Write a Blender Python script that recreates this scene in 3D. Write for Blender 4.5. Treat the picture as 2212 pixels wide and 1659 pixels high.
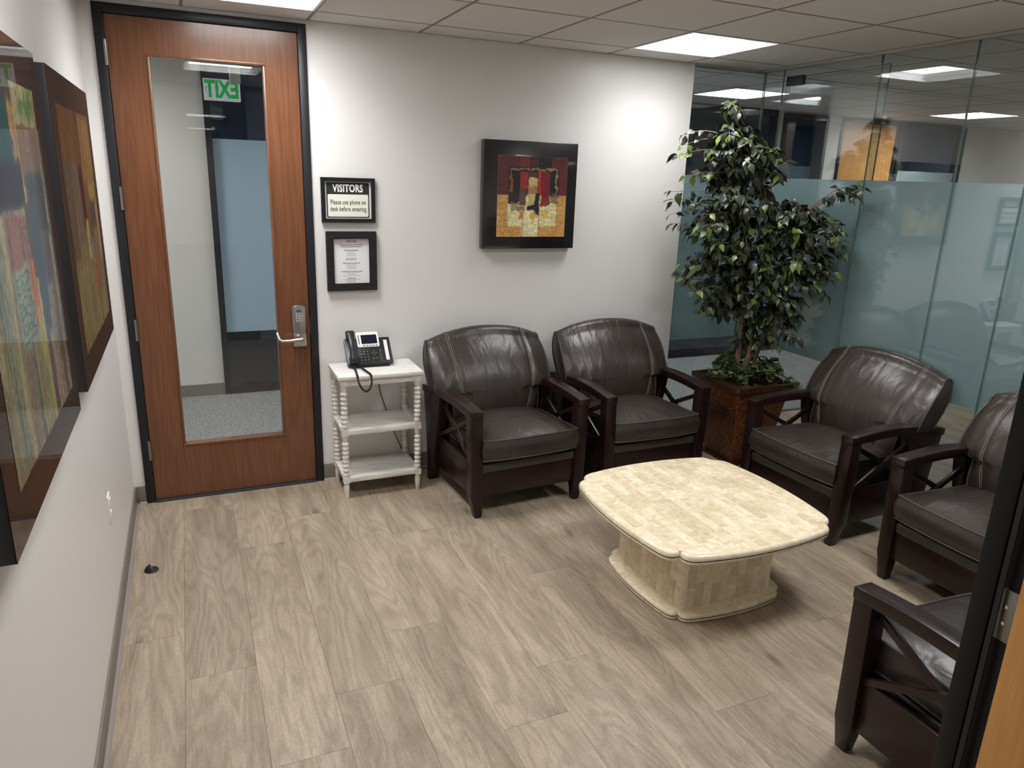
import bpy, bmesh, math, random
import numpy as np
from mathutils import Vector, Matrix, noise as mnoise
for o in list(bpy.data.objects): bpy.data.objects.remove(o, do_unlink=True)
SC = bpy.context.scene
COL = SC.collection
PI = math.pi

# ---------------------------------------------------------------- camera, world, exposure
CAMP = Vector((0.5007, -4.3143, 1.8703)); YAW, PITCH, ROLL, FPX = 0.4194, 0.2792, 0.0341, 1575.4
_f = Vector((math.sin(YAW)*math.cos(PITCH), math.cos(YAW)*math.cos(PITCH), -math.sin(PITCH)))
_r0 = Vector((math.cos(YAW), -math.sin(YAW), 0)); _u0 = _r0.cross(_f)
_r = math.cos(ROLL)*_r0 + math.sin(ROLL)*_u0; _u = -math.sin(ROLL)*_r0 + math.cos(ROLL)*_u0
cam = bpy.data.cameras.new('camera'); camo = bpy.data.objects.new('camera', cam); COL.objects.link(camo)
cam.sensor_fit = 'HORIZONTAL'; cam.sensor_width = 36; cam.lens = FPX/2212*36; cam.clip_start = 0.02; cam.clip_end = 60
M3 = Matrix((_r, _u, -_f)).transposed()
camo.matrix_world = Matrix.Translation(CAMP) @ M3.to_4x4()
SC.camera = camo
wd = bpy.data.worlds.new('world'); SC.world = wd; wd.use_nodes = True
wd.node_tree.nodes['Background'].inputs[0].default_value = (0.5, 0.52, 0.55, 1)
wd.node_tree.nodes['Background'].inputs[1].default_value = 0.05
SC.view_settings.view_transform = 'Standard'; SC.view_settings.look = 'None'
SC.view_settings.gamma = 1; SC.view_settings.use_curve_mapping = False
SC.view_settings.exposure = 0.30
LAMP = 20.0            # radiance of the lit troffer panels of the waiting room
BEAM = 9.0           # watts of the downward beam of each of those troffers
LAMPC = (1.0, 0.985, 0.985)
SC.cycles.max_bounces = 9; SC.cycles.diffuse_bounces = 5; SC.cycles.glossy_bounces = 3
SC.cycles.use_adaptive_sampling = True; SC.cycles.adaptive_threshold = .03
SC.cycles.transparent_max_bounces = 16; SC.cycles.transmission_bounces = 3
SC.cycles.caustics_reflective = False; SC.cycles.caustics_refractive = False
SC.cycles.sample_clamp_indirect = 6
SC.cycles.use_denoising = True

# ---------------------------------------------------------------- helpers
def lin(r, g, b):
    f = lambda c: (c/255/12.92) if c/255 <= .04045 else ((c/255+.055)/1.055)**2.4
    return (f(r), f(g), f(b), 1)

class NT:
    def __init__(s, m): s.t = m.node_tree; s.n = s.t.nodes; s.l = s.t.links
    def add(s, typ, **kw):
        nd = s.n.new(typ)
        for k, v in kw.items():
            if k.startswith('i_'): nd.inputs[k[2:].replace('_', ' ')].default_value = v
            else: setattr(nd, k, v)
        return nd
    def link(s, a, b): s.l.new(a, b)

def mat(name, col=(.5, .5, .5, 1), rough=.5, metal=0, spec=.5, coat=0, coatr=.05, emit=None, es=0):
    m = bpy.data.materials.new(name); m.use_nodes = True
    b = m.node_tree.nodes['Principled BSDF']
    b.inputs['Base Color'].default_value = col if len(col) == 4 else (*col, 1)
    b.inputs['Roughness'].default_value = rough; b.inputs['Metallic'].default_value = metal
    b.inputs['Specular IOR Level'].default_value = spec
    b.inputs['Coat Weight'].default_value = coat; b.inputs['Coat Roughness'].default_value = coatr
    if emit: b.inputs['Emission Color'].default_value = emit; b.inputs['Emission Strength'].default_value = es
    return m
def bsdf(m): return m.node_tree.nodes['Principled BSDF']

def noise_col(m, c1, c2, scale=(1, 1, 1), ns=5, detail=4, lo=.35, hi=.65, coord='Object', bump=0, bdist=.002, rnd=False, dist=0, rough=.5):
    t = NT(m); tc = t.add('ShaderNodeTexCoord'); mp = t.add('ShaderNodeMapping')
    mp.inputs['Scale'].default_value = scale
    t.link(tc.outputs[coord], mp.inputs['Vector'])
    if rnd:
        oi = t.add('ShaderNodeObjectInfo'); mu = t.add('ShaderNodeVectorMath', operation='SCALE')
        mu.inputs[0].default_value = (37, 91, 53); t.link(oi.outputs['Random'], mu.inputs['Scale'])
        t.link(mu.outputs[0], mp.inputs['Location'])
    nz = t.add('ShaderNodeTexNoise'); nz.inputs['Scale'].default_value = ns; nz.inputs['Detail'].default_value = detail
    nz.inputs['Distortion'].default_value = dist; nz.inputs['Roughness'].default_value = rough
    t.link(mp.outputs[0], nz.inputs['Vector'])
    cr = t.add('ShaderNodeValToRGB'); cr.color_ramp.elements[0].position = lo; cr.color_ramp.elements[1].position = hi
    cr.color_ramp.elements[0].color = c1; cr.color_ramp.elements[1].color = c2
    t.link(nz.outputs['Fac'], cr.inputs[0]); t.link(cr.outputs[0], bsdf(m).inputs['Base Color'])
    if bump:
        bp = t.add('ShaderNodeBump'); bp.inputs['Strength'].default_value = bump; bp.inputs['Distance'].default_value = bdist
        t.link(nz.outputs['Fac'], bp.inputs['Height']); t.link(bp.outputs[0], bsdf(m).inputs['Normal'])
    return t, nz, cr, mp

class G:
    """collects geometry for one mesh"""
    def __init__(s): s.v = []; s.f = []; s.mi = []; s.cur = 0
    def quad(s, *p):
        k = len(s.v); s.v += [tuple(q) for q in p]; s.f.append(tuple(range(k, k+len(p)))); s.mi.append(s.cur)
    def box(s, x0, x1, y0, y1, z0, z1, tr=None):
        k = len(s.v)
        pts = [(x0,y0,z0),(x1,y0,z0),(x1,y1,z0),(x0,y1,z0),(x0,y0,z1),(x1,y0,z1),(x1,y1,z1),(x0,y1,z1)]
        if tr: pts = [tr(*p) for p in pts]
        s.v += pts
        for a in ((0,3,2,1),(4,5,6,7),(0,1,5,4),(1,2,6,5),(2,3,7,6),(3,0,4,7)):
            s.f.append(tuple(k+i for i in a)); s.mi.append(s.cur)
        return s
    def prism(s, poly, a, b, axis='z', tr=None):
        """poly 2D, extruded from a to b along axis; x: poly=(y,z), y: poly=(x,z), z: poly=(x,y)"""
        n = len(poly); k = len(s.v)
        def P(p, t):
            q = {'x': (t, p[0], p[1]), 'y': (p[0], t, p[1]), 'z': (p[0], p[1], t)}[axis]
            return tr(*q) if tr else q
        s.v += [P(p, a) for p in poly] + [P(p, b) for p in poly]
        s.f.append(tuple(k+i for i in range(n))[::-1]); s.f.append(tuple(k+n+i for i in range(n))); s.mi += [s.cur]*2
        for i in range(n):
            j = (i+1) % n; s.f.append((k+i, k+j, k+n+j, k+n+i)); s.mi.append(s.cur)
        return s
    def rings(s, rings, cap=True, closed=False):
        """loft through rings (lists of equal length, closed around)"""
        k = len(s.v); n = len(rings[0])
        for r in rings: s.v += [tuple(p) for p in r]
        m = len(rings)
        for i in range(m if closed else m-1):
            for j in range(n):
                a = k+i*n+j; b = k+i*n+(j+1) % n; c = k+((i+1) % m)*n+(j+1) % n; d = k+((i+1) % m)*n+j
                s.f.append((a, b, c, d)); s.mi.append(s.cur)
        if cap and not closed:
            s.f.append(tuple(k+j for j in range(n))[::-1]); s.f.append(tuple(k+(m-1)*n+j for j in range(n))); s.mi += [s.cur]*2
        return s
    def tube(s, pts, r, n=8, closed=False, cap=True):
        pts = [Vector(p) for p in pts]; rr = []; m = len(pts); up = None
        for i, p in enumerate(pts):
            a = pts[(i-1) % m] if (closed or i > 0) else p; b = pts[(i+1) % m] if (closed or i < m-1) else p
            t = (b-a).normalized()
            if up is None: up = Vector((0, 0, 1)) if abs(t.z) < .9 else Vector((1, 0, 0))
            e = t.cross(up)
            if e.length < 1e-5: e = t.cross(Vector((0, 1, 0)))
            e.normalize(); up = e.cross(t).normalized(); ri = r[i] if isinstance(r, (list, tuple)) else r
            rr.append([p + ri*(math.cos(q)*e + math.sin(q)*up) for q in (2*PI*j/n for j in range(n))])
        return s.rings(rr, cap, closed)
    def lathe(s, prof, cx=0, cy=0, n=16, tr=None):
        rr = [[(cx+r*math.cos(2*PI*j/n), cy+r*math.sin(2*PI*j/n), z) for j in range(n)] for r, z in prof]
        if tr: rr = [[tr(*p) for p in q] for q in rr]
        return s.rings(rr)
    def build(s, name, m, parent=None, smooth=False, bevel=0, bseg=2, ang=40, uv=None):
        me = bpy.data.meshes.new(name); me.from_pydata([tuple(p) for p in s.v], [], s.f)
        ms = m if isinstance(m, (list, tuple)) else [m]
        for q in ms: me.materials.append(q)
        if len(ms) > 1: me.polygons.foreach_set('material_index', s.mi)
        bm = bmesh.new(); bm.from_mesh(me)
        bmesh.ops.recalc_face_normals(bm, faces=bm.faces)
        if bevel:
            es = [e for e in bm.edges if len(e.link_faces) == 2 and e.calc_face_angle(0) > math.radians(30)]
            bmesh.ops.bevel(bm, geom=es, offset=bevel, segments=bseg, profile=.5, affect='EDGES', clamp_overlap=True)
        bm.to_mesh(me); bm.free()
        if smooth or bevel:
            me.polygons.foreach_set('use_smooth', [True]*len(me.polygons)); me.set_sharp_from_angle(angle=math.radians(ang))
        o = bpy.data.objects.new(name, me); COL.objects.link(o)
        if parent: o.parent = parent
        return o

def tag(o, label=None, cat=None, group=None, kind=None):
    if label: o['label'] = label
    if cat: o['category'] = cat
    if group: o['group'] = group
    if kind: o['kind'] = kind
    return o
def empty(name, loc=(0, 0, 0), rz=0, label=None, cat=None, group=None, kind=None):
    o = bpy.data.objects.new(name, None); COL.objects.link(o); o.location = loc; o.rotation_euler = (0, 0, rz)
    o.empty_display_size = .05
    return tag(o, label, cat, group, kind)
def inst(me, name, parent, mw):
    o = bpy.data.objects.new(name, me); COL.objects.link(o); o.parent = parent; o.matrix_local = mw
    return o
def copy_tree(o, parent=None):
    c = o.copy(); COL.objects.link(c); c.parent = parent
    for ch in list(o.children): copy_tree(ch, c)
    return c
def text(body, name, m, parent, size, loc, rot, sx=1, ext=.0004, align='CENTER', bold=0, mirror=False, sp=1):
    cu = bpy.data.curves.new(name, 'FONT'); cu.body = body; cu.size = size; cu.extrude = ext; cu.align_x = align; cu.align_y = 'CENTER'
    cu.offset = bold; cu.resolution_u = 3; cu.space_character = sp
    t = bpy.data.objects.new('tmp_text', cu); COL.objects.link(t)
    dg = bpy.context.evaluated_depsgraph_get(); me = bpy.data.meshes.new_from_object(t.evaluated_get(dg)); me.name = name
    bpy.data.objects.remove(t); bpy.data.curves.remove(cu)
    me.materials.clear(); me.materials.append(m)
    o = bpy.data.objects.new(name, me); COL.objects.link(o)
    o.parent = parent
    S = Matrix.Diagonal((-sx if mirror else sx, 1, 1, 1))
    me.transform(S)
    if mirror: me.flip_normals()
    o.location = loc; o.rotation_euler = rot
    return o

# ---------------------------------------------------------------- materials
M = {}
M['wall'] = mat('wall_paint', lin(222, 219, 213), .42, spec=.35)
noise_col(M['wall'], lin(229, 228, 226), lin(230, 229, 227), ns=40, detail=2)
M['wall2'] = mat('corridor_paint', lin(222, 220, 214), .5, spec=.3)
M['base'] = mat('baseboard_grey', lin(128, 119, 111), .45)
M['base2'] = mat('baseboard_toe', lin(150, 142, 138), .45)
M['tile'] = mat('ceiling_tile', lin(205, 200, 193), .95, spec=.1)
noise_col(M['tile'], lin(212, 209, 206), lin(226, 223, 220), ns=220, detail=3, bump=.25, bdist=.001, rnd=True)
M['grid'] = mat('ceiling_grid', lin(138, 134, 130), .6); M['ctrim'] = mat('ceiling_trim', lin(190, 186, 180), .5)
M['troffer'] = mat('troffer_white', lin(238, 238, 236), .4)
M['slab'] = mat('plenum', lin(90, 90, 90), .9)
def emis(name, s, c=LAMPC):
    m = bpy.data.materials.new(name); m.use_nodes = True; t = NT(m); t.n.clear()
    e = t.add('ShaderNodeEmission'); e.inputs[0].default_value = (*c, 1); e.inputs[1].default_value = s
    ou = t.add('ShaderNodeOutputMaterial'); t.link(e.outputs[0], ou.inputs[0]); return m
M['lamp'] = emis('troffer_lit', LAMP*.62); M['lampb'] = emis('troffer_lit_dimmer', LAMP*.36); M['lamp2'] = emis('troffer_lit_corridor', LAMP*1.4, (1, .98, .96)); M['lamp4'] = emis('lobby_fill_lamp', LAMP*.12, (1, .985, .96)); M['lamp3'] = emis('troffer_lit_office', LAMP)

# floor planks: greyed oak with grain, cathedrals and knots
def oak():
    m = mat('oak_plank', rough=.42, spec=.4); t = NT(m)
    tc = t.add('ShaderNodeTexCoord'); oi = t.add('ShaderNodeObjectInfo')
    off = t.add('ShaderNodeVectorMath', operation='SCALE'); off.inputs[0].default_value = (71, 133, 29)
    t.link(oi.outputs['Random'], off.inputs['Scale'])
    ad = t.add('ShaderNodeVectorMath', operation='ADD'); t.link(tc.outputs['Object'], ad.inputs[0]); t.link(off.outputs[0], ad.inputs[1])
    def mp(sc):
        q = t.add('ShaderNodeMapping'); q.inputs['Scale'].default_value = sc; t.link(ad.outputs[0], q.inputs['Vector']); return q
    # growth-ring field: broad distortion then sine of it gives cathedrals and loops
    n1 = t.add('ShaderNodeTexNoise'); n1.inputs['Scale'].default_value = 1.0; n1.inputs['Detail'].default_value = 2.5; n1.inputs['Roughness'].default_value = .45
    n1.inputs['Distortion'].default_value = .35
    t.link(mp((5.6, 1.0, 1)).outputs[0], n1.inputs['Vector'])
    mul = t.add('ShaderNodeMath', operation='MULTIPLY'); mul.inputs[1].default_value = 85; t.link(n1.outputs['Fac'], mul.inputs[0])
    sn = t.add('ShaderNodeMath', operation='SINE'); t.link(mul.outputs[0], sn.inputs[0])
    # fine fibre
    n2 = t.add('ShaderNodeTexNoise'); n2.inputs['Scale'].default_value = 1; n2.inputs['Detail'].default_value = 5; n2.inputs['Roughness'].default_value = .7
    t.link(mp((230, 9, 1)).outputs[0], n2.inputs['Vector'])
    # broad tone bands along the board
    n3 = t.add('ShaderNodeTexNoise'); n3.inputs['Scale'].default_value = 1; n3.inputs['Detail'].default_value = 3
    t.link(mp((11, 1.3, 1)).outputs[0], n3.inputs['Vector'])
    # speckle
    n4 = t.add('ShaderNodeTexNoise'); n4.inputs['Scale'].default_value = 1; n4.inputs['Detail'].default_value = 2
    t.link(mp((160, 60, 1)).outputs[0], n4.inputs['Vector'])
    def ramp(src, p0, p1, c0, c1):
        r = t.add('ShaderNodeValToRGB'); e = r.color_ramp.elements; e[0].position = p0; e[1].position = p1; e[0].color = c0; e[1].color = c1
        t.link(src, r.inputs[0]); return r
    A = ramp(n3.outputs['Fac'], .33, .66, lin(153, 138, 120), lin(180, 165, 146))
    s01 = t.add('ShaderNodeMath', operation='MULTIPLY_ADD'); s01.inputs[1].default_value = .5; s01.inputs[2].default_value = .5; t.link(sn.outputs[0], s01.inputs[0])
    ringm = ramp(s01.outputs[0], .0, .8, (.84, .83, .82, 1), (1.02, 1.02, 1.01, 1))
    fib = ramp(n2.outputs['Fac'], .3, .7, (.78, .775, .765, 1), (1.14, 1.14, 1.13, 1))
    spk = ramp(n4.outputs['Fac'], .3, .68, (.88, .88, .88, 1), (1.08, 1.08, 1.08, 1))
    def mulc(a, b, fac=1.0):
        q = t.add('ShaderNodeMix', data_type='RGBA', blend_type='MULTIPLY'); q.inputs[0].default_value = fac
        t.link(a, q.inputs[6]); t.link(b, q.inputs[7]); return q.outputs[2]
    c = mulc(A.outputs[0], ringm.outputs[0], .85); c = mulc(c, fib.outputs[0], .9); c = mulc(c, spk.outputs[0], .9)
    # knots: small dark spots stretched along the grain
    vo = t.add('ShaderNodeTexVoronoi'); vo.inputs['Scale'].default_value = 1; vo.feature = 'F1'
    t.link(mp((6.2, 2.1, 1)).outputs[0], vo.inputs['Vector'])
    kn = ramp(vo.outputs['Distance'], .03, .16, (.42, .38, .34, 1), (1, 1, 1, 1)); c = mulc(c, kn.outputs[0], .8)
    # board to board tone
    r2 = t.add('ShaderNodeMath', operation='MULTIPLY_ADD'); r2.inputs[1].default_value = .14; r2.inputs[2].default_value = .93; t.link(oi.outputs['Random'], r2.inputs[0])
    cm = t.add('ShaderNodeCombineColor'); [t.link(r2.outputs[0], cm.inputs[i]) for i in range(3)]
    c = mulc(c, cm.outputs[0])
    t.link(c, bsdf(m).inputs['Base Color'])
    bp = t.add('ShaderNodeBump'); bp.inputs['Strength'].default_value = .12; bp.inputs['Distance'].default_value = .001
    t.link(n2.outputs['Fac'], bp.inputs['Height']); t.link(bp.outputs[0], bsdf(m).inputs['Normal'])
    return m
M['oak'] = oak()
M['under'] = mat('underlay', lin(96, 84, 72), .9)

def door_wood(name, c1, c2, c3, zs=1.2, rough=.3, coat=.3):
    m = mat(name, rough=rough, coat=coat, coatr=.12); t = NT(m); tc = t.add('ShaderNodeTexCoord')
    def mp(sc):
        q = t.add('ShaderNodeMapping'); q.inputs['Scale'].default_value = sc; t.link(tc.outputs['Object'], q.inputs['Vector']); return q
    n1 = t.add('ShaderNodeTexNoise'); n1.inputs['Scale'].default_value = 1; n1.inputs['Detail'].default_value = 2; n1.inputs['Distortion'].default_value = .3
    t.link(mp((9, 9, zs*.6)).outputs[0], n1.inputs['Vector'])
    mu = t.add('ShaderNodeMath', operation='MULTIPLY'); mu.inputs[1].default_value = 60; t.link(n1.outputs['Fac'], mu.inputs[0])
    sn = t.add('ShaderNodeMath', operation='SINE'); t.link(mu.outputs[0], sn.inputs[0])
    n2 = t.add('ShaderNodeTexNoise'); n2.inputs['Scale'].default_value = 1; n2.inputs['Detail'].default_value = 5; n2.inputs['Roughness'].default_value = .65
    t.link(mp((170, 170, 5)).outputs[0], n2.inputs['Vector'])
    ma = t.add('ShaderNodeMath', operation='MULTIPLY_ADD'); ma.inputs[1].default_value = .085; t.link(sn.outputs[0], ma.inputs[0]); t.link(n2.outputs['Fac'], ma.inputs[2])
    cr = t.add('ShaderNodeValToRGB'); e = cr.color_ramp.elements; e[0].position = .18; e[0].color = c1; e[1].position = .85; e[1].color = c3
    k = cr.color_ramp.elements.new(.5); k.color = c2
    t.link(ma.outputs[0], cr.inputs[0]); t.link(cr.outputs[0], bsdf(m).inputs['Base Color'])
    return m
M['cherry'] = door_wood('cherry_door', lin(94, 59, 38), lin(115, 73, 48), lin(131, 87, 60))
M['maple'] = door_wood('maple_door', lin(186, 128, 66), lin(205, 146, 80), lin(216, 160, 94), rough=.35, coat=.15)
M['maple2'] = door_wood('maple_door_far', lin(196, 140, 82), lin(214, 158, 96), lin(226, 174, 112), rough=.4, coat=.1)
M['blackframe'] = mat('charcoal_metal', lin(36, 36, 40), .38, spec=.35)
M['darkframe'] = mat('dark_jamb', lin(24, 23, 22), .42, spec=.25)
M['steel'] = mat('satin_steel', lin(190, 188, 184), .28, metal=1)
M['steeld'] = mat('hinge_steel', lin(150, 146, 140), .35, metal=1)
M['blackp'] = mat('black_plastic', lin(30, 31, 33), .35)
M['blackr'] = mat('black_rubber', lin(26, 26, 28), .6)
M['greyr'] = mat('grey_rubber', lin(150, 148, 145), .7)
M['white'] = mat('white_plastic', lin(236, 236, 233), .35)
M['chrome'] = mat('key_chrome', lin(215, 215, 215), .2, metal=1)
M['screen'] = mat('phone_screen', lin(26, 28, 44), .12)
M['paper'] = mat('paper', lin(238, 239, 240), .7)
M['signw'] = mat('sign_cream', lin(238, 240, 226), .5)
M['signwhite'] = mat('sign_white', lin(248, 248, 246), .5)
M['signk'] = mat('sign_black', lin(40, 42, 43), .5)
M['ink'] = mat('ink', lin(40, 40, 44), .7); M['inkg'] = mat('ink_grey', lin(105, 105, 110), .7); M['red'] = mat('ink_red', lin(165, 60, 68), .7)
M['fblack'] = mat('black_frame', lin(24, 24, 26), .3)
M['fworn'] = mat('worn_black_frame', rough=.45)
noise_col(M['fworn'], lin(26, 26, 28), lin(150, 140, 125), scale=(3, 3, 30), ns=9, detail=4, lo=.66, hi=.82)
M['espresso'] = mat('espresso_wood', rough=.30, spec=.35, coat=.10, coatr=.12)
noise_col(M['espresso'], lin(24, 14, 13), lin(42, 23, 21), scale=(6, 1, 6), ns=14, detail=4, lo=.3, hi=.7)
# leather
M['leather'] = mat('brown_leather', rough=.35, spec=.6)
def leather():
    m = M['leather']; t, nz, cr, mp = noise_col(m, lin(46, 39, 36), lin(59, 50, 46), ns=5, detail=3, lo=.3, hi=.7, rnd=True)
    n2 = t.add('ShaderNodeTexNoise'); n2.inputs['Scale'].default_value = 6.5; n2.inputs['Detail'].default_value = 2.5; n2.inputs['Distortion'].default_value = 1.1
    q = t.add('ShaderNodeMapping'); q.inputs['Scale'].default_value = (1.9, 1, .8); t.link(mp.outputs[0], q.inputs[0]); t.link(q.outputs[0], n2.inputs['Vector'])
    n3 = t.add('ShaderNodeTexNoise'); n3.inputs['Scale'].default_value = 420; n3.inputs['Detail'].default_value = 2; t.link(mp.outputs[0], n3.inputs['Vector'])
    ma = t.add('ShaderNodeMath', operation='MULTIPLY_ADD'); ma.inputs[1].default_value = .03; t.link(n3.outputs['Fac'], ma.inputs[0]); t.link(n2.outputs['Fac'], ma.inputs[2])
    bp = t.add('ShaderNodeBump'); bp.inputs['Strength'].default_value = .45; bp.inputs['Distance'].default_value = .012
    t.link(ma.outputs[0], bp.inputs['Height']); t.link(bp.outputs[0], bsdf(m).inputs['Normal'])
leather()
M['leatherd'] = mat('dark_leather_band', lin(58, 52, 48), .45)
M['piping'] = mat('leather_piping', lin(70, 63, 58), .4)  # paler than the cushions: light caught on the raised edge put into the colour
M['stitch'] = mat('pale_stitching', lin(140, 134, 127), .7)
# stone
def stone(name, dark=1.0, rnd=True, polish=.12):
    m = mat(name, rough=polish, spec=.5); k = dark
    t, nz, cr, mp = noise_col(m, lin(222*k, 202*k, 164*k), lin(252*k, 243*k, 220*k), ns=17, detail=6, lo=.30, hi=.66, rnd=rnd, dist=1.2, rough=.68)
    if rnd:
        oi = t.add('ShaderNodeObjectInfo'); w = t.add('ShaderNodeTexWhiteNoise', noise_dimensions='1D'); t.link(oi.outputs['Random'], w.inputs['W'])
        cr2 = t.add('ShaderNodeValToRGB'); e = cr2.color_ramp.elements; e[0].position = 0; e[0].color = (.84, .81, .74, 1); e[1].position = 1; e[1].color = (1.06, 1.06, 1.06, 1)
        k2 = e.new(.45); k2.color = (.97, .955, .92, 1)
        t.link(w.outputs['Value'], cr2.inputs[0])
        q = t.add('ShaderNodeMix', data_type='RGBA', blend_type='MULTIPLY'); q.inputs[0].default_value = 1
        t.link(cr.outputs[0], q.inputs[6]); t.link(cr2.outputs[0], q.inputs[7]); t.link(q.outputs[2], bsdf(m).inputs['Base Color'])
    return m
M['stone'] = stone('cream_stone_tile'); M['stoneslab'] = stone('cream_stone_edge', .98, False, .16)
M['stonep'] = stone('cream_stone_pedestal_tile', .93, True, .3)
M['inlay'] = mat('black_inlay', lin(34, 28, 24), .4)
M['whitewash'] = mat('whitewashed_wood', rough=.5)
noise_col(M['whitewash'], lin(208, 205, 198), lin(238, 236, 231), scale=(2, 22, 22), ns=5, detail=5, lo=.3, hi=.6)
M['whiteleg'] = mat('whitewashed_leg', rough=.5)
noise_col(M['whiteleg'], lin(208, 205, 198), lin(236, 233, 227), scale=(8, 8, 4), ns=8, detail=4, lo=.3, hi=.6)
# planter: mottled copper brown
M['pot'] = mat('copper_mottled_glaze', rough=.4)
noise_col(M['pot'], lin(36, 23, 16), lin(142, 78, 33), ns=85, detail=4, lo=.42, hi=.64, rough=.65)
M['potd'] = mat('dark_mottled_glaze', rough=.4)
noise_col(M['potd'], lin(34, 24, 18), lin(92, 56, 32), ns=85, detail=4, lo=.42, hi=.66, rough=.65)
M['moss'] = mat('dried_moss', rough=.95); noise_col(M['moss'], lin(50, 38, 24), lin(120, 95, 60), ns=120, detail=4, bump=.8, bdist=.01)
M['bark'] = mat('ficus_bark', rough=.8); noise_col(M['bark'], lin(84, 66, 46), lin(138, 112, 82), scale=(4, 4, 1), ns=22, detail=4, bump=.4, bdist=.004)
M['twig'] = mat('ficus_twig', lin(132, 118, 94), .8)
def leafmat(name, cols, island=False, rough=.36):
    m = mat(name, rough=rough, spec=.5); t = NT(m)
    if island: src = t.add('ShaderNodeNewGeometry').outputs['Random Per Island']
    else: src = t.add('ShaderNodeObjectInfo').outputs['Random']
    cr = t.add('ShaderNodeValToRGB'); e = cr.color_ramp.elements
    cr.color_ramp.interpolation = 'LINEAR'
    e[0].position = 0; e[0].color = cols[0]; e[1].position = 1; e[1].color = cols[-1]
    for i, c in enumerate(cols[1:-1]): k = e.new((i+1)/(len(cols)-1)); k.color = c
    t.link(src, cr.inputs[0]); t.link(cr.outputs[0], bsdf(m).inputs['Base Color'])
    return m
FC = [lin(36, 46, 37), lin(46, 56, 44), lin(54, 62, 52), lin(62, 72, 54), lin(72, 88, 50), lin(98, 114, 58)]
M['leaf'] = leafmat('ficus_leaf', FC); M['leafs'] = leafmat('ficus_foliage', FC[:5], True)
M['leaftip'] = leafmat('ficus_young_leaf', [lin(80, 100, 46), lin(98, 116, 52), lin(118, 132, 64)])
M['ivy'] = leafmat('ivy_leaf', [lin(50, 68, 46), lin(66, 86, 56), lin(86, 106, 66), lin(120, 138, 74)])
# carpet
M['carpet'] = mat('grey_loop_carpet', rough=1, spec=.05)
def carpet():
    m = M['carpet']; t, nz, cr, mp = noise_col(m, lin(104, 104, 105), lin(168, 167, 165), scale=(1, 1.7, 1), ns=75, detail=2, lo=.34, hi=.66, bump=.9, bdist=.006)
carpet()
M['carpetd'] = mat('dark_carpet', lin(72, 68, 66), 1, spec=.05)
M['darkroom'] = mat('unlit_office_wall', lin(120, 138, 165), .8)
M['strip'] = mat('transition_strip', lin(56, 62, 66), .4)
M['exitg'] = mat('exit_green', lin(40, 180, 90), .5, emit=lin(40, 190, 95), es=.22)
M['exitw'] = mat('exit_panel', lin(210, 213, 215), .35, emit=lin(225, 230, 232), es=.22)
M['exithouse'] = mat('exit_housing', lin(190, 200, 190), .3)

def glass(name, tint, ior=1.5, boost=1.0):
    m = bpy.data.materials.new(name); m.use_nodes = True; t = NT(m); t.n.clear()
    g = t.add('ShaderNodeNewGeometry')
    io = t.add('ShaderNodeMix', data_type='FLOAT'); io.inputs[2].default_value = ior; io.inputs[3].default_value = 1/ior
    t.link(g.outputs['Backfacing'], io.inputs[0])
    fr = t.add('ShaderNodeFresnel'); t.link(io.outputs[0], fr.inputs['IOR'])
    mb = t.add('ShaderNodeMath', operation='MULTIPLY', use_clamp=True); mb.inputs[1].default_value = boost; t.link(fr.outputs[0], mb.inputs[0])
    tr = t.add('ShaderNodeBsdfTransparent'); tr.inputs[0].default_value = (*tint, 1)
    gl = t.add('ShaderNodeBsdfGlossy'); gl.inputs['Roughness'].default_value = 0.0; gl.inputs[0].default_value = (1, 1, 1, 1)
    mx = t.add('ShaderNodeMixShader'); t.link(mb.outputs[0], mx.inputs[0]); t.link(tr.outputs[0], mx.inputs[1]); t.link(gl.outputs[0], mx.inputs[2])
    ou = t.add('ShaderNodeOutputMaterial'); t.link(mx.outputs[0], ou.inputs[0]); return m
M['glass'] = glass('partition_glass', (.885, .93, .935), boost=1.9); M['glassd'] = glass('door_glass', (.93, .95, .95))
M['glasst'] = glass('office_glass', (.86, .90, .93))
M['gedge'] = mat('glass_edge', lin(118, 146, 142), .1, spec=.8)
def frost(name, c, trans=.45):
    m = bpy.data.materials.new(name); m.use_nodes = True; t = NT(m); t.n.clear()
    d = t.add('ShaderNodeBsdfDiffuse'); d.inputs[0].default_value = c
    tl = t.add('ShaderNodeBsdfTranslucent'); tl.inputs[0].default_value = c
    mx = t.add('ShaderNodeMixShader'); mx.inputs[0].default_value = trans; t.link(d.outputs[0], mx.inputs[1]); t.link(tl.outputs[0], mx.inputs[2])
    ou = t.add('ShaderNodeOutputMaterial'); t.link(mx.outputs[0], ou.inputs[0]); return m
M['frost'] = frost('frosted_film', lin(203, 219, 221), .4); M['frost2'] = frost('frosted_film_blue', lin(176, 199, 216), .12)

# ================================================================ SETTING
XL, XE, X1, ZC, YF = .1103, 3.672, 4.262, 2.618, -3.56
XA, D1, GR = 1.1723, .2582, .6096

def st(o): o['kind'] = 'structure'; return o
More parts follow.
